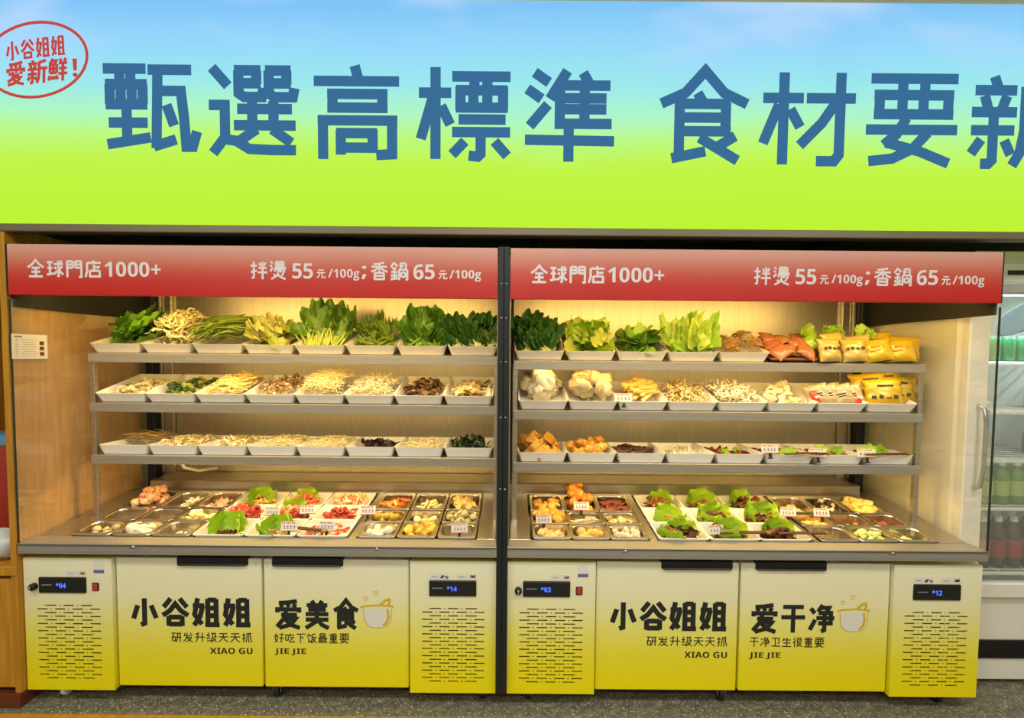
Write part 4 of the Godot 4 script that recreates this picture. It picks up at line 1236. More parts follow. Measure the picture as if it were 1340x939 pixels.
func fill_first_unit():
	# top shelf: leafy greens
	var c = shelf_tray(false, 0, 0, "romaine leaves")
	leaves(c, "romaine_leaf", "vegetable", "long glossy romaine leaf in the tray nearest the wooden cabinet", "romaine leaves", "leaf_big", [leaf_hue("romaine", 104, 152, 38), leaf_hue("romaine_b", 134, 176, 58), leaf_hue("romaine_c", 82, 132, 32)], 40, 0.14, {"pitch": 0.05, "pitch_spread": 0.25, "yaw": -1.1, "yaw_spread": 0.8, "rise": 0.1, "z": 0.05, "z_spread": 0.09, "shuffle": true, "wide": 0.4})
	c = shelf_tray(false, 0, 1, "shredded pale cabbage")
	mass(c, "shredded_cabbage", "cabbage", "heap of shredded pale cabbage in a top shelf tray", "ribbon", [c8(238, 228, 176), c8(226, 212, 140), c8(244, 238, 206)], 340, 0.03, 0.25, {"mound": 0.1, "tilt": 0.9, "top": 0.14})
	c = shelf_tray(false, 0, 2, "garlic shoots")
	mass(c, "garlic_shoots", "shoots", "bundle of thin green garlic shoots in a top shelf tray", "strand", [c8(112, 138, 40), c8(86, 112, 30), c8(148, 164, 70)], 240, 0.085, 0.07, {"area": [-1.0, 1.0, -0.5, 1.3], "mound": 0.05, "top": 0.085, "tilt": 0.15, "yaw": 0.9, "yaw_spread": 0.5})
	c = shelf_tray(false, 0, 3, "napa cabbage leaves")
	leaves(c, "napa_leaf", "vegetable", "pale yellow napa cabbage leaf on the top shelf", "napa cabbage leaves", "napa", [leaf_hue("napa", 176, 178, 92), leaf_hue("napa_b", 150, 166, 66), leaf_hue("napa_c", 196, 192, 128)], 30, 0.105, {"pitch": 0.0, "yaw": 0.9, "yaw_spread": 0.8, "rise": 0.07, "z": 0.05, "shuffle": true, "wide": 0.34, "z_spread": 0.09})
	c = shelf_tray(false, 0, 4, "choy sum")
	plants(c, "choy_sum", "vegetable", "tall choy sum with pale stems and broad leaves", "choy sum stalks", "choy", 24, 0.36, 0.5, 0.13, 0.86)
	c = shelf_tray(false, 0, 5, "water spinach")
	plants(c, "water_spinach", "vegetable", "thin stemmed water spinach beside the choy sum", "water spinach stalks", "water", 34, -0.08, 1.4, 0.08, 0.62)
	c = shelf_tray(false, 0, 6, "spinach")
	plants(c, "spinach_plant", "vegetable", "mid green spinach plant between water spinach and bok choy", "spinach plants", "spinach", 30, 0.3, 1.0, 0.12, 0.82)
	c = shelf_tray(false, 0, 7, "dark bok choy")
	plants(c, "bok_choy", "vegetable", "dark bok choy with white stems beside the black post", "dark bok choy", "bok", 24, 0.2, 1.2, 0.12, 0.8)
	# middle shelf: mushrooms
	var cream = [hue("cream", 232, 220, 176), hue("cream_b", 216, 198, 142), hue("cream_c", 240, 230, 200)]
	c = shelf_tray(false, 1, 0, "pale bamboo shoot slices")
	mass(c, "bamboo_slices", "vegetable", "heap of pale cream bamboo shoot slices in the middle shelf tray by the cabinet", "chip", [c8(226, 214, 168), c8(206, 190, 134), c8(236, 226, 194)], 240, 0.017, 0.3, {"mound": 0.03, "top": 0.05})
	c = shelf_tray(false, 1, 1, "broccoli florets")
	heap(c, "broccoli_floret", "vegetable", "green broccoli floret on the middle shelf", "broccoli florets", ["floret"], [hue("broccoli", 74, 96, 26), hue("broccoli_b", 150, 158, 62), hue("broccoli_c", 52, 76, 22)], 80, 0.019, 0.7, {"mound": 0.03, "tilt": 0.9, "top": 0.05})
	c = shelf_tray(false, 1, 2, "yellow bamboo strips")
	mass(c, "bamboo_strips", "vegetable", "pale yellow bamboo strips in the tray beside the broccoli", "stick", [c8(238, 216, 140), c8(226, 196, 110), c8(246, 230, 170)], 150, 0.03, 0.2, {"mound": 0.03, "tilt": 0.3, "area": [-0.7, 1.0, -0.9, 0.95]})
	c = shelf_tray(false, 1, 3, "brown beech mushrooms")
	heap(c, "beech_mushroom", "mushroom", "small brown beech mushroom in the middle shelf tray", "brown beech mushrooms", ["mushroom"], [hue("beech", 168, 130, 84), hue("beech_b", 214, 190, 146), hue("beech_c", 134, 98, 58)], 100, 0.021, 0.45, {"mound": 0.045, "tilt": 1.2})
	c = shelf_tray(false, 1, 4, "enoki mushrooms")
	mass(c, "enoki_mushrooms", "mushroom", "mass of thin pale enoki mushrooms on the middle shelf", "strand", [c8(240, 228, 172), c8(226, 206, 140), c8(248, 240, 204)], 560, 0.036, 0.08, {"top": 0.075, "mound": 0.06, "tilt": 0.5})
	c = shelf_tray(false, 1, 5, "bean sprouts")
	mass(c, "bean_sprouts", "sprouts", "heap of bean sprouts on the middle shelf", "sprout", [c8(238, 228, 196), c8(224, 206, 150), c8(246, 240, 220)], 420, 0.028, 0.14, {"mound": 0.035, "tilt": 0.6})
	c = shelf_tray(false, 1, 6, "sliced shiitake")
	heap(c, "shiitake_slice", "mushroom", "dark brown shiitake slice with a pale cut face", "shiitake slices", ["mushroom_slice", "chip", "crescent"], [hue("shiitake", 92, 58, 32), hue("shiitake_b", 206, 180, 138), hue("shiitake_c", 66, 40, 24), hue("shiitake_d", 128, 86, 52)], 84, 0.023, 0.4, {"mound": 0.03, "tilt": 0.8})
	c = shelf_tray(false, 1, 7, "king oyster mushroom slices")
	heap(c, "oyster_mushroom_slice", "mushroom", "beige king oyster mushroom slice beside the black post", "king oyster mushroom slices", ["mushroom_slice", "chip"], [hue("oyster", 222, 198, 146), hue("oyster_b", 200, 170, 116), hue("oyster_c", 236, 220, 180)], 64, 0.025, 0.3, {"mound": 0.02, "area": [-0.9, 1, -0.9, 0.95]})
	# lower shelf: noodles and dried goods
	c = shelf_tray(false, 2, 0, "brown fern root strips")
	mass(c, "fern_strips", "vegetable", "thin brown fern strips in the low shelf tray by the cabinet", "strand", [c8(150, 122, 60), c8(110, 84, 40), c8(176, 150, 90)], 80, 0.05, 0.06, {"tilt": 0.3, "top": 0.045, "yaw_spread": 0.8, "area": [-0.6, 0.9, -0.9, 0.4]})
	for k in [[1, "soft yellow tofu noodles", "tofu_noodles", "soft yellow tofu noodles beside the fern strips"], [2, "wide pale noodles", "wide_noodles", "wide pale noodles in the third tray of the low shelf"], [3, "thin wheat noodles", "wheat_noodles", "thin cream wheat noodles in a low shelf tray"], [4, "curly egg noodles", "egg_noodles", "curly pale egg noodles beside the black fungus"], [6, "clear vermicelli", "vermicelli", "clear white vermicelli between black fungus and kelp"]]:
		c = shelf_tray(false, 2, k[0], k[1])
		var few = k[0] == 6
		mass(c, k[2], "noodles", k[3], "ribbon" if k[0] in [1, 2] else "noodle", [c8(240, 224, 168), c8(228, 206, 140), c8(248, 238, 204)], 60 if few else 130, 0.034, 0.16, {"tilt": 0.3, "top": 0.034, "area": [-0.8, 0.95, -0.9, 0.85]})
	c = shelf_tray(false, 2, 5, "black wood ear fungus")
	heap(c, "wood_ear", "fungus", "black wood ear fungus piece on the low shelf", "wood ear fungus pieces", ["kelp", "chip"], [hue("woodear", 44, 28, 30, 0.35), hue("woodear_b", 66, 44, 36, 0.35)], 60, 0.022, 0.3, {"top": 0.04, "area": [-0.7, 1, -0.9, 0.6], "tilt": 0.9, "mound": 0.02})
	c = shelf_tray(false, 2, 7, "dark green kelp")
	heap(c, "kelp_knot", "seaweed", "dark green kelp knot at the black post end", "kelp knots", ["kelp", "curl"], [hue("kelp", 32, 50, 24, 0.3), hue("kelp_b", 24, 38, 22, 0.3), hue("kelp_c", 50, 66, 30, 0.3)], 90, 0.024, 0.35, {"top": 0.055, "tilt": 1.0, "mound": 0.04})
	# counter: steel pans by the cabinet
	var xs = [-1.813, -1.639, -1.465]
	c = deck_pan(xs[0], 0, "of beige fish tofu at the cabinet corner")
	heap(c, "fish_tofu", "fish tofu", "beige rounded fish tofu in the corner pan by the cabinet", "fish tofu pieces", ["blob", "blob_b"], [hue("fishtofu", 214, 200, 150), hue("fishtofu_b", 196, 180, 130)], 12, 0.018, 1.2, {"area": [-0.9, 1, -0.8, 0.8]})
	c = deck_pan(xs[1], 0, "of white lotus root slices")
	heap(c, "lotus_slice", "vegetable", "thick white lotus root slice in the front pan", "lotus root slices", ["disc", "ball"], [hue("lotus", 240, 234, 214), hue("lotus_b", 228, 218, 190)], 18, 0.023, 0.5, {"mound": 0.05, "tilt": 0.7})
	c = deck_pan(xs[2], 0, "with a few white radish sticks")
	heap(c, "radish_stick", "vegetable", "short white radish stick lying in a nearly empty pan", "radish sticks", ["roll"], [hue("radish", 240, 236, 222)], 10, 0.02, 0.6, {"area": [-0.2, 1, -0.6, 0.6]})
	deck_pan(xs[0], 1, "standing empty behind the fish tofu pan")
	c = deck_pan(xs[1], 1, "with brown scraps behind the lotus root")
	heap(c, "gluten_piece", "gluten", "brown gluten scrap in the nearly empty pan", "gluten scraps", ["blob_c"], [hue("gluten", 160, 120, 70)], 8, 0.014, 0.7, {"area": [0.2, 1, -0.5, 0.8]})
	c = deck_pan(xs[2], 1, "of cream coloured bean curd strips")
	heap(c, "curd_strip", "bean curd", "cream bean curd strip beside the white bowls", "bean curd strips", ["roll", "ribbon", "blob_c"], [hue("curd", 236, 222, 168), hue("curd_b", 220, 200, 140)], 30, 0.019, 0.7, {"mound": 0.04})
	c = deck_pan(xs[0], 2, "of chicken pieces heaped above its rim")
	heap(c, "chicken_piece", "chicken", "pinkish brown chicken piece in the back pan by the cabinet", "chicken pieces", ["blob", "blob_b", "blob_c"], [hue("chicken", 206, 156, 118), hue("chicken_b", 190, 128, 96), hue("chicken_c", 224, 188, 150)], 34, 0.026, 0.8, {"top": 0.09, "mound": 0.07, "tilt": 0.8})
	c = deck_pan(xs[1], 2, "of white shredded squid")
	mass(c, "shredded_squid", "squid", "white shredded squid in the back steel pan", "curl", [c8(244, 238, 216), c8(230, 220, 184)], 80, 0.014, 0.6, {"mound": 0.045, "area": [-0.2, 1, -1, 0.7]})
	c = deck_pan(xs[2], 2, "of pale pink sliced ham")
	heap(c, "ham_slice", "ham", "pale pink ham slice in the back pan beside the lettuce", "ham slices", ["chip", "ribbon"], [hue("ham", 230, 188, 156), hue("ham_b", 220, 168, 140), hue("ham_c", 238, 214, 184)], 50, 0.02, 0.35, {"mound": 0.04})
	# white bowls with lettuce
	xs = [-1.261, -1.033, -0.805]
	var red = [hue("meat_red", 176, 62, 48), hue("meat_pink", 214, 122, 104), hue("meat_deep", 142, 40, 34)]
	var bowls = [
		[0, 0, "of dark red beans", "kidney_bean", "bean", "dark red kidney bean in a lettuce lined bowl", ["roll"], [hue("bean", 74, 22, 20, 0.3), hue("bean_b", 104, 34, 28, 0.3)], 48, 0.012, 3],
		[1, 0, "of shrimp paste beside the red beans", "shrimp_piece", "shrimp", "pinkish shrimp piece on lettuce beside the red beans", ["curl"], [hue("shrimp", 220, 176, 140), hue("shrimp_b", 196, 140, 110)], 22, 0.014, 4],
		[2, 0, "of crab sticks", "crab_stick", "crab stick", "red and white crab stick in the front white bowl", ["roll", "stick"], [hue("crab", 206, 66, 42), hue("crab_b", 238, 214, 190), hue("crab_c", 220, 110, 76)], 44, 0.02, 0],
		[0, 1, "of red meat slices", "meat_slice", "meat", "red marbled meat slice behind the red beans", ["chip", "blob_c"], red, 46, 0.021, 1],
		[1, 1, "of pink pork slices", "pork_slice", "meat", "pink pork slice in the middle white bowl", ["chip", "roll"], [red[1], red[0], hue("pork", 226, 160, 136)], 46, 0.021, 1],
		[2, 1, "of red sausage pieces", "sausage_piece", "sausage", "red sausage piece behind the crab sticks", ["ring", "blob_c", "roll"], [red[0], hue("sausage", 190, 78, 60), red[2]], 52, 0.017, 0],
		[0, 2, "of squid flowers", "squid_piece", "squid", "yellowish squid piece on lettuce in the back row", ["curl", "roll"], [hue("squid", 222, 186, 110), hue("squid_b", 204, 150, 84)], 30, 0.017, 3],
		[1, 2, "of small pink sausages", "cocktail_sausage", "sausage", "small pink cocktail sausage in the back row bowl", ["roll"], [hue("cocktail", 216, 112, 84), hue("cocktail_b", 226, 136, 100)], 34, 0.02, 1],
		[2, 2, "of crab meat", "crab_meat", "crab meat", "pink and cream crab meat strip next to the steel pans", ["stick", "roll", "ribbon"], [hue("crabm", 226, 130, 90), hue("crabm_b", 242, 224, 190), hue("crabm_c", 236, 190, 150)], 44, 0.021, 0]]
	fill_bowls(bowls, xs, "")
	# steel pans by the black post
	xs = [-0.5665, -0.392, -0.217]
	c = deck_pan(xs[0], 0, "of white fish balls")
	heap(c, "fish_ball", "fish ball", "large white fish ball in the front pan", "white fish balls", ["ball"], [hue("fishball", 232, 228, 212)], 14, 0.02, 1.3, {"mound": 0.03})
	c = deck_pan(xs[1], 0, "of yellow fish dumplings")
	heap(c, "yellow_dumpling", "dumpling", "yellow fish dumpling in the front pan", "yellow dumplings", ["crescent", "cube"], [hue("ydump", 222, 186, 78), hue("ydump_b", 206, 166, 60)], 14, 0.025, 0.9, {"mound": 0.03})
	c = deck_pan(xs[2], 0, "nearly empty behind a price tag at the black post")
	c = deck_pan(xs[0], 1, "of olive yellow meatballs")
	heap(c, "curry_ball", "fish ball", "olive yellow curry fish ball in the middle pan", "curry fish balls", ["ball"], [hue("curry", 188, 160, 66), hue("curry_b", 170, 142, 54)], 18, 0.018, 1.3, {"mound": 0.03})
	c = deck_pan(xs[1], 1, "of white cuttlefish balls")
	heap(c, "cuttlefish_piece", "cuttlefish", "white cuttlefish chunk in the middle pan", "cuttlefish chunks", ["blob", "cube", "blob_b"], [hue("cuttle", 226, 216, 190), hue("cuttle_b", 206, 192, 160)], 13, 0.019, 1.0, {"mound": 0.02})
	c = deck_pan(xs[2], 1, "of grey green dumplings")
	heap(c, "vegetable_dumpling", "dumpling", "grey green vegetable dumpling at the black post", "vegetable dumplings", ["blob", "crescent"], [hue("vdump", 192, 186, 132), hue("vdump_b", 172, 166, 112)], 20, 0.022, 1.0, {"mound": 0.05})
	c = deck_pan(xs[0], 2, "of orange fish rolls")
	heap(c, "fish_roll", "fish roll", "orange and yellow fish roll in the back pan", "orange fish rolls", ["roll"], [hue("froll", 232, 150, 62), hue("froll_b", 238, 196, 110), hue("froll_c", 222, 120, 50)], 28, 0.023, 0.7, {"mound": 0.05, "area": [-1, 1, -0.5, 1]})
	c = deck_pan(xs[1], 2, "of white rice cakes")
	heap(c, "rice_cake", "rice cake", "short white rice cake stick in the back pan", "rice cakes", ["roll"], [hue("ricecake", 228, 212, 158), hue("ricecake_b", 228, 206, 146)], 30, 0.021, 0.7, {"mound": 0.05, "area": [-1, 1, -0.5, 1]})
	c = deck_pan(xs[2], 2, "of folded bean curd sheets")
	heap(c, "curd_sheet", "bean curd", "folded yellow bean curd sheet at the black post", "folded bean curd sheets", ["chip", "cube"], [hue("sheet", 226, 198, 128), hue("sheet_b", 210, 178, 104)], 34, 0.023, 0.5, {"mound": 0.04, "tilt": 1.1})

func fill_bowls(bowls, xs, where):
	var greens = [leaf_hue("lettuce", 150, 190, 40), leaf_hue("lettuce_b", 126, 172, 34), leaf_hue("lettuce_c", 172, 204, 62)]
	for b in bowls:
		var c = deck_bowl(xs[b[0]], b[1], b[2] + where)
		for k in b[10]:
			var a = [0.1, 1.25, -1.25, 2.5, -2.4][k] + rng.randf_range(-0.25, 0.25)
			var bs = Basis.from_euler(Vector3([0.75, 0.7, 0.7, 0.25, 0.25][k] + rng.randf_range(-0.1, 0.15), a, rng.randf_range(-0.2, 0.2)), EULER_ORDER_YXZ)
			var xf = c.xf * Transform3D(bs.scaled(Vector3(0.08, 0.085, 0.078) * rng.randf_range(0.85, 1.1)), Vector3(-sin(a) * 0.035, -0.034, -cos(a) * 0.024))
			tag(obj("lettuce_leaf", shape("lettuce"), greens[k % 3], null, xf), "ruffled bright lettuce leaf lining the bowl " + b[2], "lettuce", "lettuce leaves lining the bowls")
		heap(c, b[3], b[4], b[5], b[3].replace("_", " ") + " pieces" + where, b[6], b[7], b[8], b[9], 0.6, {"top": 0.045, "mound": 0.035 if b[10] else 0.03, "area": [-0.8, 0.8, -0.55, 0.9] if b[10] else [-0.95, 0.95, -0.8, 0.9], "tilt": 0.7})

func fill_second_unit():
	var c = shelf_tray(true, 0, 0, "dark spinach")
	plants(c, "mustard_green", "vegetable", "very dark leafy mustard green beside the black post", "dark mustard greens", "bok", 26, 0.34, 1.0, 0.13, 0.88)
	c = shelf_tray(true, 0, 1, "curly lettuce")
	leaves(c, "curly_lettuce_leaf", "lettuce", "crinkled yellow green lettuce leaf in a heaped top shelf tray", "curly lettuce leaves", "lettuce", [leaf_hue("curly", 150, 178, 50), leaf_hue("curly_b", 108, 150, 36), leaf_hue("curly_c", 190, 200, 96)], 50, 0.066, {"pitch": 0.45, "pitch_spread": 0.7, "yaw_spread": 2.0, "rise": 0.09, "z": 0.03, "z_spread": 0.09, "shuffle": true})
	c = shelf_tray(true, 0, 2, "sweet potato leaves")
	leaves(c, "potato_leaf", "vegetable", "pointed green sweet potato leaf between two kinds of lettuce", "sweet potato leaves", "leaf", [leaf_hue("potato", 92, 136, 36), leaf_hue("potato_b", 70, 112, 28), leaf_hue("potato_c", 120, 156, 52)], 60, 0.08, {"pitch": 0.22, "pitch_spread": 0.5, "yaw_spread": 1.6, "rise": 0.1, "z": 0.06, "z_spread": 0.09, "shuffle": true})
	c = shelf_tray(true, 0, 3, "tall pale lettuce")
	leaves(c, "tall_lettuce_leaf", "lettuce", "tall pale green lettuce leaf standing up in its tray", "tall lettuce leaves", "napa", [leaf_hue("tall", 150, 186, 62), leaf_hue("tall_b", 178, 202, 92), leaf_hue("tall_c", 128, 170, 48)], 30, 0.145, {"pitch": 0.55, "pitch_spread": 0.3, "yaw_spread": 0.6, "rise": 0.04, "z": 0.08, "z_spread": 0.06, "shuffle": true})
	c = shelf_tray(true, 0, 4, "brown noodle cakes")
	var brown = hue("cake", 168, 126, 66)
	for k in 5:
		var cxf = c.xf * Transform3D(Basis.from_euler(Vector3(0.35, k * 1.3, 0.1 * (k % 3))), Vector3([-0.055, 0.05, -0.05, 0.06, 0.0][k], 0.025 + 0.02 * (k % 2), [0.09, 0.08, -0.02, -0.03, 0.04][k]))
		var cake = {"xf": cxf, "w": 0.09, "d": 0.09, "y": -0.015, "h": []}
		cake.h.resize(196)
		cake.h.fill(-0.015)
		mass(cake, "noodle_cake", "noodle cake", "dried brown noodle cake in the tray beside the tall lettuce", "noodle", [c8(176, 134, 72), c8(140, 98, 48), c8(206, 166, 100)], 60, 0.026, 0.14, {"mound": 0.03, "tilt": 0.4})
	# packets
	var pink = m("bag_pink", c8(178, 104, 74), 0.25, 0.0, {"clearcoat_enabled": true})
	var tan_bag = m("bag_tan", c8(176, 122, 66), 0.3, 0.0, {"clearcoat_enabled": true})
	var yellow = m("bag_yellow", c8(204, 170, 14), 0.28, 0.0, {"clearcoat_enabled": true})
	var clear = m("bag_clear", c8(188, 164, 88), 0.22, 0.0, {"clearcoat_enabled": true})
	var green = m("bag_green", c8(140, 176, 44), 0.3, 0.0, {"clearcoat_enabled": true})
	var sx0 = 0.028
	var p = 1.917 / 8.0
	var h0 = shelf_heights(true)[0]
	var st = nst()
	cbox(st, Vector3.ZERO, Vector3(0.24, 0.014, 0.26), 0.005)
	tag(obj("dark_tray", fin(st), m("tray_brown", c8(96, 50, 34), 0.4), null, Transform3D(Basis(Vector3.RIGHT, TILTS[0]), Vector3(sx0 + p * 5.5, h0 + 0.046, -0.42))), "flat brown tray under the pink noodle packets", "tray")
	for k in 11:
		packet("noodle_packet", "pinkish cellophane packet of noodles on the flat brown tray", "pink noodle packets", pink if k % 3 != 2 else tan_bag, Vector3(sx0 + p * 5.5 + [-0.1, -0.04, 0.03, 0.09, -0.08, 0.0, 0.08, -0.06, 0.02, 0.09, -0.1][k], h0 + [0.03, 0.03, 0.03, 0.03, 0.055, 0.06, 0.055, 0.095, 0.1, 0.08, 0.08][k], [-0.31, -0.305, -0.305, -0.31, -0.36, -0.365, -0.36, -0.42, -0.43, -0.42, -0.45][k]), Vector3(-0.75 - 0.2 * (k % 3), 0.25 * ((k * 5) % 4) - 0.35, 0.4 * ((k * 3) % 5) - 0.8), Vector2(0.085, 0.085), [], null)
	var lab = [[-0.3, 0.52, 0.1, 0.1], [-0.12, 0.54, 0.12, 0.12], [0.08, 0.52, 0.13, 0.1], [0.28, 0.54, 0.12, 0.12]]
	for k in 4:
		packet("udon_packet", "round clear packet of pale noodles with black print under green tops", "clear noodle packets", clear, Vector3(sx0 + p * 6.5 + [-0.085, 0.03, -0.03, 0.09][k], h0 + [0.01, 0.01, 0.04, 0.03][k], [-0.285, -0.29, -0.34, -0.34][k]), Vector3(-0.3, [0.1, -0.2, 0.1, -0.3][k], 0.05 * k), Vector2(0.112, 0.105), lab, store.ink)
	for k in 5:
		var gp = packet("green_packet", "green topped vegetable noodle packet behind the round clear packets", "green noodle packets", green, Vector3(sx0 + p * 6.5 + [-0.1, -0.03, 0.04, 0.1, 0.0][k], h0 + 0.07, [-0.39, -0.4, -0.39, -0.38, -0.44][k]), Vector3(-0.35, 0.2 * k - 0.4, [0.6, -0.3, 0.4, -0.6, 1.2][k]), Vector2(0.08, 0.075), [], null)
		for q in 3:
			obj("frill", shape("lettuce"), leaf_hue("frill", 150, 186, 60), gp, Transform3D(Basis.from_euler(Vector3(0.5 + 0.3 * q, 1.3 * q + k, 0.2)).scaled(Vector3.ONE * 0.05), Vector3(0.02 * (q - 1), 0.07, 0.0)))
	for k in 4:
		packet("yellow_packet", "yellow noodle packet at the end of the top shelf", "yellow packets on the top shelf", yellow, Vector3(sx0 + p * 7.4 + [-0.075, 0.03, 0.09, 0.0][k], h0 + [0.012, 0.012, 0.03, 0.05][k], [-0.29, -0.295, -0.36, -0.4][k]), Vector3(-0.4, -0.35, [0.15, 0.05, -0.1, 0.1][k]), Vector2(0.13, 0.105), [[0.0, 0.6, 0.4, 0.1], [-0.1, 0.4, 0.3, 0.05]], m("print_gold", c8(170, 120, 20), 0.5))
	# middle shelf
	var white = [c8(244, 236, 214), c8(232, 216, 180), c8(250, 246, 232)]
	for i in 2:
		c = shelf_tray(true, 1, i, "fluffy snow fungus" if i == 0 else "frilled white fungus")
		if i == 0:
			heap(c, "snow_fungus", "fungus", "big fluffy white snow fungus beside the black post", "snow fungus clumps", ["blob", "lettuce", "blob_c"], [hue("snow", 222, 210, 178), hue("snow_b", 212, 198, 158), hue("snow_c", 230, 220, 196)], 30, 0.045, 0.4, {"top": 0.1, "mound": 0.1, "tilt": 1.2})
		else:
			heap(c, "glass_fungus", "fungus", "translucent frilled white fungus clump in the second tray", "frilled fungus clumps", ["lettuce", "kelp", "blob"], [hue("snow_b", 230, 214, 172), hue("snow_c", 246, 238, 214)], 50, 0.042, 0.35, {"top": 0.1, "mound": 0.1, "tilt": 1.2})
	c = shelf_tray(true, 1, 2, "yellow bean curd sticks")
	mass(c, "curd_sticks", "bean curd", "fan of yellow bean curd sticks behind a price tag", "stick", [c8(232, 196, 106), c8(216, 176, 84), c8(242, 214, 140)], 60, 0.055, 0.08, {"top": 0.05, "tilt": 0.2, "yaw": 0.6, "yaw_spread": 0.5, "area": [-0.3, 0.8, -0.8, 0.6]})
	c = shelf_tray(true, 1, 3, "shredded oyster mushroom")
	mass(c, "shredded_mushroom", "mushroom", "pale shredded oyster mushroom on the middle shelf", "ribbon", [c8(226, 204, 150), c8(204, 176, 116), c8(238, 222, 180)], 240, 0.026, 0.22, {"mound": 0.03})
	c = shelf_tray(true, 1, 4, "pale flat noodles")
	mass(c, "flat_noodles", "noodles", "heap of pale flat noodles on the middle shelf", "ribbon", white, 260, 0.03, 0.2, {"mound": 0.04})
	c = shelf_tray(true, 1, 5, "white rice noodles in clear bags")
	heap(c, "rice_noodle_bundle", "noodles", "bundle of white rice noodles beside the white packets", "rice noodle bundles", ["blob_c", "ring", "curl"], [hue("rice", 240, 228, 192), hue("rice_b", 228, 210, 160)], 36, 0.027, 0.6, {"top": 0.08, "mound": 0.06})
	var h1 = shelf_heights(true)[1]
	c = shelf_tray(true, 1, 6, "white and red noodle packets")
	for k in 5:
		packet("rice_packet", "clear white packet with a red corner and black lettering", "white packets on the middle shelf", m("bag_white_clear", c8(168, 154, 126), 0.2, 0.0, {"clearcoat_enabled": true}), Vector3(sx0 + p * 6.5 + [-0.09, -0.04, 0.02, 0.07, 0.0][k], h1 + 0.034, [-0.35, -0.355, -0.345, -0.35, -0.395][k]), Vector3(-0.35, -0.3, 0.25), Vector2(0.11, 0.1), [[-0.05, 0.5, 0.4, 0.06], [0.0, 0.38, 0.3, 0.05]], store.ink)
	for k in 3:
		var t = packet("red_packet", "small red and white packet beside the white packets", "red cornered packets", m("bag_red", c8(176, 52, 36), 0.25), Vector3(sx0 + p * 6.5 + [-0.105, 0.08, 0.1][k], h1 + 0.034, [-0.335, -0.332, -0.355][k]), Vector3(-0.4, 0.2, [0.2, -0.3, 0.1][k]), Vector2(0.05, 0.07), [[0.0, 0.55, 0.5, 0.16]], store.paper)
	c = shelf_tray(true, 1, 7, "yellow noodle packets")
	for k in 4:
		packet("ramen_packet", "large yellow noodle packet with black lettering on the middle shelf", "yellow packets on the middle shelf", yellow, Vector3(sx0 + p * 7.5 + [-0.03, 0.05, 0.03, -0.05][k], h1 + [0.036, 0.05, 0.078, 0.065][k], [-0.345, -0.38, -0.42, -0.41][k]), Vector3(-0.3, -0.25, [0.02, -0.1, 0.12, 0.1][k]), Vector2(0.17, 0.12), [[-0.3, 0.24, 0.12, 0.12], [-0.12, 0.26, 0.1, 0.14], [0.06, 0.24, 0.12, 0.1], [0.24, 0.26, 0.1, 0.13], [0.0, 0.72, 0.4, 0.06]], store.ink)
	# low shelf
	var fried = [hue("fried", 212, 160, 68), hue("fried_b", 196, 140, 52), hue("fried_c", 228, 186, 96)]
	c = shelf_tray(true, 2, 0, "fried tofu sheets")
	heap(c, "fried_tofu_sheet", "fried tofu", "folded golden fried tofu sheet beside the black post", "fried tofu sheets", ["cube", "chip"], fried, 40, 0.03, 0.5, {"top": 0.085, "mound": 0.07, "tilt": 0.8})
	c = shelf_tray(true, 2, 1, "fried tofu puffs")
	heap(c, "tofu_puff", "fried tofu", "crumpled golden tofu puff in the second tray of the low shelf", "tofu puffs", ["blob", "blob_b", "blob_c"], fried, 60, 0.024, 0.6, {"top": 0.085, "mound": 0.07, "tilt": 1.0})
	c = shelf_tray(true, 2, 2, "dark brown tofu strips")
	heap(c, "dark_tofu_strip", "tofu", "dark brown dried tofu strip on the low shelf", "dark tofu strips", ["stick", "roll"], [hue("dtofu", 70, 42, 30), hue("dtofu_b", 104, 66, 46), hue("dtofu_c", 52, 32, 26)], 60, 0.026, 0.3, {"top": 0.04, "mound": 0.03, "yaw_spread": 0.7, "tilt": 0.3})
	c = shelf_tray(true, 2, 3, "pale tofu skin")
	mass(c, "tofu_skin", "tofu", "pale shredded tofu skin in the low shelf tray beside the dark strips", "ribbon", white, 70, 0.024, 0.2, {"area": [-0.5, 0.9, -0.8, 0.4]})
	var greens = [leaf_hue("lettuce", 150, 190, 40), leaf_hue("lettuce_b", 126, 172, 34)]
	for k in [[4, "cooked red beef on lettuce", "beef_slice", "red brown beef slice on the low shelf beside a lettuce leaf", "under red beef"], [5, "meat on lettuce behind a tall price tag", "pork_strip", "brown pork strip behind the tall price tag", "behind the tall price tag"], [6, "duck on lettuce behind a tilted price tag", "duck_piece", "brown duck piece behind a tilted price tag", "behind the tilted price tag"], [7, "spicy meat at the end of the low shelf", "spicy_piece", "dark red spicy meat piece at the end of the low shelf", "at the shelf end"]]:
		c = shelf_tray(true, 2, k[0], k[1])
		leaves(c, "lettuce_leaf", "lettuce", "bright lettuce leaf in the low shelf tray, " + k[4], "lettuce leaves on the low shelf", "lettuce", greens, 2, 0.05, {"pitch": 0.15, "z": 0.07, "z_spread": 0.04, "wide": 0.36, "rise": 0.01})
		heap(c, k[2], "meat", k[3], k[2].replace("_", " ") + "s on the low shelf", ["chip", "blob_c"], [hue("beef", 120, 48, 30), hue("beef_b", 156, 78, 48), hue("beef_c", 90, 40, 28)], 38, 0.02, 0.4, {"top": 0.04, "area": [-0.95, 0.9, -0.6, 0.9], "tilt": 0.7})
	# counter
	var xs = [0.201, 0.371, 0.541]
	c = deck_pan(xs[0], 0, "of beige tofu sticks at the black post")
	heap(c, "tofu_stick", "tofu", "beige tofu stick in the corner pan", "tofu sticks", ["stick", "cube"], [hue("tstick", 222, 198, 140), hue("tstick_b", 206, 178, 116)], 20, 0.02, 0.5, {"mound": 0.02, "tilt": 0.6})
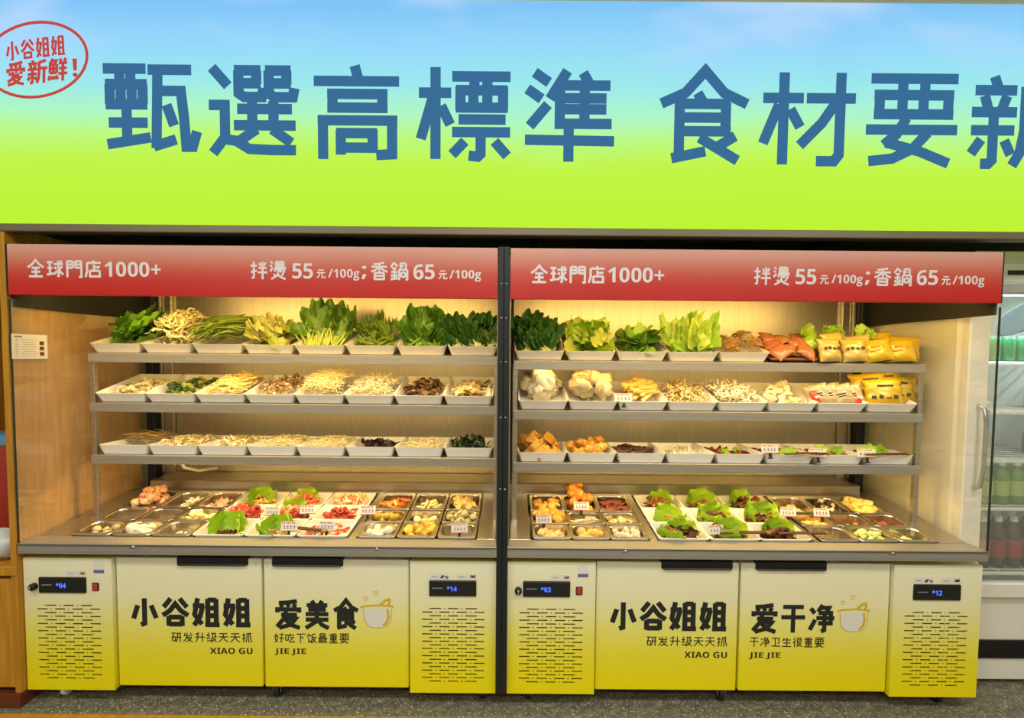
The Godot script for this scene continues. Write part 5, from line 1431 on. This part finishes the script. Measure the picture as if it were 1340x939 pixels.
	c = deck_pan(xs[1], 0, "of large pale yellow balls")
	heap(c, "cheese_ball", "fish ball", "large pale yellow cheese ball in the front pan", "cheese balls", ["ball"], [hue("cheese", 216, 186, 112)], 9, 0.024, 1.0, {"tilt": 0.4})
	c = deck_pan(xs[2], 0, "of glossy white balls")
	heap(c, "crystal_ball", "fish ball", "glossy translucent white ball beside the lettuce bowls", "glossy white balls", ["ball"], [hue("crystal", 218, 210, 184, 0.2)], 26, 0.016, 1.3, {"mound": 0.03})
	c = deck_pan(xs[0], 1, "of golden tofu pockets at the black post")
	heap(c, "tofu_pocket", "tofu", "golden tofu pocket in the pan behind the corner pan", "tofu pockets", ["blob", "cube", "blob_b"], [hue("pocket", 220, 170, 74), hue("pocket_b", 202, 148, 58)], 18, 0.025, 0.9, {"mound": 0.06})
	c = deck_pan(xs[1], 1, "of grey konjac strips")
	heap(c, "konjac_strip", "konjac", "grey translucent konjac strip in the middle pan", "konjac strips", ["roll", "stick"], [hue("konjac", 176, 166, 136, 0.25), hue("konjac_b", 196, 186, 156, 0.25)], 18, 0.026, 0.4, {"yaw_spread": 0.5, "tilt": 0.2})
	c = deck_pan(xs[2], 1, "of pale green jelly slices")
	heap(c, "jelly_slice", "jelly", "pale grey green jelly slice in the middle pan", "jelly slices", ["chip", "disc"], [hue("jelly", 186, 180, 136, 0.25), hue("jelly_b", 166, 162, 116, 0.25)], 26, 0.02, 0.35, {"tilt": 0.4})
	c = deck_pan(xs[0], 2, "of yellow fried wontons at the black post")
	heap(c, "fried_wonton", "wonton", "yellow fried wonton in the back pan by the black post", "fried wontons", ["crescent", "cube", "blob"], [hue("wonton", 220, 176, 84), hue("wonton_b", 200, 150, 62)], 16, 0.026, 0.8, {"area": [-1, 1, -0.2, 1], "mound": 0.04})
	c = deck_pan(xs[1], 2, "of fried chicken heaped high")
	heap(c, "fried_chicken", "chicken", "orange golden fried chicken piece heaped in the back pan", "fried chicken pieces", ["blob", "blob_b", "ball"], [hue("fchick", 206, 138, 54), hue("fchick_b", 216, 160, 78), hue("fchick_c", 186, 114, 42)], 34, 0.027, 0.8, {"top": 0.13, "mound": 0.1})
	c = deck_pan(xs[2], 2, "of dark red duck blood slices")
	heap(c, "duck_blood_slice", "duck blood", "smooth purplish red slice in the back pan", "purplish red slices", ["roll", "chip"], [hue("blood", 128, 62, 50, 0.3), hue("blood_b", 152, 80, 64, 0.3)], 30, 0.026, 0.4, {"yaw_spread": 0.4, "tilt": 0.3, "mound": 0.02})
	xs = [0.779, 1.0015, 1.224]
	var dark = [hue("dmeat", 84, 42, 28), hue("dmeat_b", 120, 66, 44), hue("dmeat_c", 58, 30, 22)]
	var brownm = [hue("bmeat", 150, 92, 54), hue("bmeat_b", 176, 118, 72), hue("bmeat_c", 118, 66, 38)]
	var bowls = [
		[0, 0, "of sliced dark beef", "dark_beef", "meat", "dark beef slice in a front lettuce bowl", ["chip", "stick"], dark, 34, 0.021, 4],
		[1, 0, "of braised meat under a price tag", "braised_meat", "meat", "braised meat slice behind the tag in front", ["chip", "roll"], dark, 30, 0.02, 4],
		[2, 0, "of brown gizzard slices", "gizzard_slice", "gizzard", "dark brown gizzard slice in the front bowl by the tongs", ["chip", "blob_c"], dark, 44, 0.018, 3],
		[0, 1, "covered by lettuce", "pork_shred", "meat", "light brown pork shred under the lettuce", ["roll", "blob_c"], brownm, 20, 0.016, 5],
		[1, 1, "of chicken gizzards", "chicken_gizzard", "gizzard", "dark chicken gizzard in the centre bowl", ["chip", "blob_c"], dark, 40, 0.018, 4],
		[2, 1, "of beef tripe", "tripe_piece", "tripe", "dark brown tripe piece in the bowl behind the gizzards", ["chip", "curl"], [dark[0], brownm[0], dark[1]], 40, 0.018, 3],
		[0, 2, "of brown marinated strips", "marinated_strip", "meat", "brown marinated meat strip in the back row", ["roll", "stick"], brownm, 44, 0.019, 3],
		[1, 2, "of minced brown meat", "minced_meat", "meat", "light brown meat piece in the back centre bowl", ["blob_c", "roll"], brownm, 40, 0.016, 3],
		[2, 2, "of heaped dark mushrooms", "dark_mushroom_slice", "mushroom", "dark sliced mushroom heaped in the back bowl", ["mushroom_slice", "chip"], [dark[0], dark[1], brownm[2]], 44, 0.02, 2]]
	fill_bowls(bowls, xs, "")
	xs = [1.4605, 1.6315, 1.8025]
	deck_pan(xs[0], 0, "standing empty beside the tongs")
	c = deck_pan(xs[1], 0, "of pale green cabbage slices")
	heap(c, "winter_melon_slice", "vegetable", "pale green winter melon slice in the front pan", "winter melon slices", ["chip", "crescent", "disc"], [hue("melon", 204, 214, 132), hue("melon_b", 228, 230, 178), hue("melon_c", 176, 196, 92)], 22, 0.024, 0.4, {"mound": 0.04})
	c = deck_pan(xs[2], 0, "with a few cucumber slices at the drinks fridge end")
	heap(c, "cucumber_slice", "vegetable", "round white and green cucumber slice in the end pan", "cucumber slices", ["disc"], [hue("cuke", 222, 222, 172), hue("cuke_b", 190, 200, 120)], 8, 0.02, 0.4, {"area": [-0.7, 0.5, -0.6, 0.8]})
	c = deck_pan(xs[0], 1, "of yellow egg tofu")
	heap(c, "egg_tofu", "tofu", "yellow egg tofu cube behind the empty pan", "egg tofu cubes", ["cube", "blob"], [hue("egg", 226, 194, 104), hue("egg_b", 212, 176, 84)], 16, 0.018, 0.9, {"mound": 0.02})
	c = deck_pan(xs[1], 1, "with brown scraps behind the cabbage")
	heap(c, "seitan_scrap", "gluten", "orange brown seitan scrap in a nearly empty pan", "seitan scraps", ["blob_b"], [hue("seitan", 190, 126, 60)], 9, 0.016, 0.7)
	c = deck_pan(xs[2], 1, "with a little reddish sauce meat")
	heap(c, "sauce_meat", "meat", "reddish meat scrap in the pan behind the cucumber", "reddish meat scraps", ["blob_b"], [hue("sauce", 160, 82, 56)], 6, 0.018, 0.7)
	c = deck_pan(xs[0], 2, "of shelled white nuts")
	heap(c, "water_chestnut", "vegetable", "small cream water chestnut in the back pan", "water chestnuts", ["ball", "blob"], [hue("chest", 230, 206, 158), hue("chest_b", 214, 184, 132)], 50, 0.014, 0.9, {"mound": 0.04})
	c = deck_pan(xs[1], 2, "of black and white eggplant pieces")
	heap(c, "eggplant_piece", "vegetable", "black skinned eggplant piece with white flesh", "eggplant pieces", ["crescent", "chip", "blob_c"], [hue("eggp", 54, 34, 30, 0.3), hue("eggp_b", 232, 214, 172), hue("eggp_c", 110, 80, 56)], 34, 0.021, 0.6, {"mound": 0.06})
	c = deck_pan(xs[2], 2, "of frozen tofu cubes")
	heap(c, "frozen_tofu", "tofu", "pale yellow frozen tofu cube at the drinks fridge end", "frozen tofu cubes", ["cube"], [hue("frozen", 234, 206, 116), hue("frozen_b", 222, 190, 98)], 24, 0.023, 1.0, {"top": 0.08, "mound": 0.05, "tilt": 0.7})

func small_things():
	for p in [[-1.1, 0.74, -0.27, "price tag in front of the ham slices pan"], [-0.94, 0.745, -0.29, "price tag between the red meat and the pork bowls"], [-0.955, 0.72, -0.115, "tilted price tag over the shrimp bowl"], [-0.79, 0.722, -0.115, "price tag in front of the crab sticks"], [-0.655, 0.745, -0.285, "price tag in front of the sausage pieces bowl"], [-0.205, 0.72, -0.108, "price tag over the nearly empty pan by the post"],
			[0.17, 0.735, -0.2, "price tag in front of the golden tofu pockets"], [0.36, 0.755, -0.35, "price tag in front of the fried chicken"], [0.925, 0.72, -0.115, "price tag in front of the braised meat bowl"], [1.34, 0.745, -0.31, "price tag in front of the water chestnuts"], [1.5, 0.745, -0.31, "price tag in front of the eggplant pan"]]:
		price_tag(Vector3(p[0], p[1], p[2]), p[3], rng.randf_range(-0.15, 0.15))
	var h = shelf_heights(true)
	price_tag(Vector3(1.235, h[2] + 0.045, -0.292), "tall price tag clipped to a low shelf tray", 0.05, 0.08)
	price_tag(Vector3(1.46, h[2] + 0.028, -0.292), "tilted price tag on the low shelf duck tray", -0.1, 0.08)
	price_tag(Vector3(1.69, h[2] + 0.028, -0.292), "price tag on the tray at the end of the low shelf", -0.1, 0.08)
	price_tag(Vector3(0.545, h[1] + 0.035, -0.3), "price tag in the tray of yellow bean curd sticks", 0.1, 0.085)
	bar_tongs(Vector3(1.05, 0.735, -0.125), 0.04, "brown tongs with a brass end across the braised meat bowl")
	bar_tongs(Vector3(1.31, 0.735, -0.125), 0.02, "brown tongs with a brass end across the gizzard bowl")
	bar_tongs(Vector3(-0.9, 0.735, -0.13), -0.25, "brown tongs beside the tilted tag over the shrimp bowl")
	bar_tongs(Vector3(1.4, h[2] + 0.055, -0.285), 0.15, "brown tongs lying on the low shelf duck tray")
	bar_tongs(Vector3(1.78, h[2] + 0.055, -0.285), 0.15, "brown tongs lying on the last tray of the low shelf")

func _ready():
	rng.seed = 20240611
	make_materials()
	m("m_blue_foot", c8(96, 104, 160), 0.6)
	m("tin_blue", c8(90, 150, 190), 0.4)
	set_camera_and_light()
	ceiling_lamps()
	build_room()
	build_banner()
	build_cabinet()
	build_fridge()
	display_unit(false)
	display_unit(true)
	fill_first_unit()
	fill_second_unit()
	small_things()
	for k in protos:
		protos[k].free()
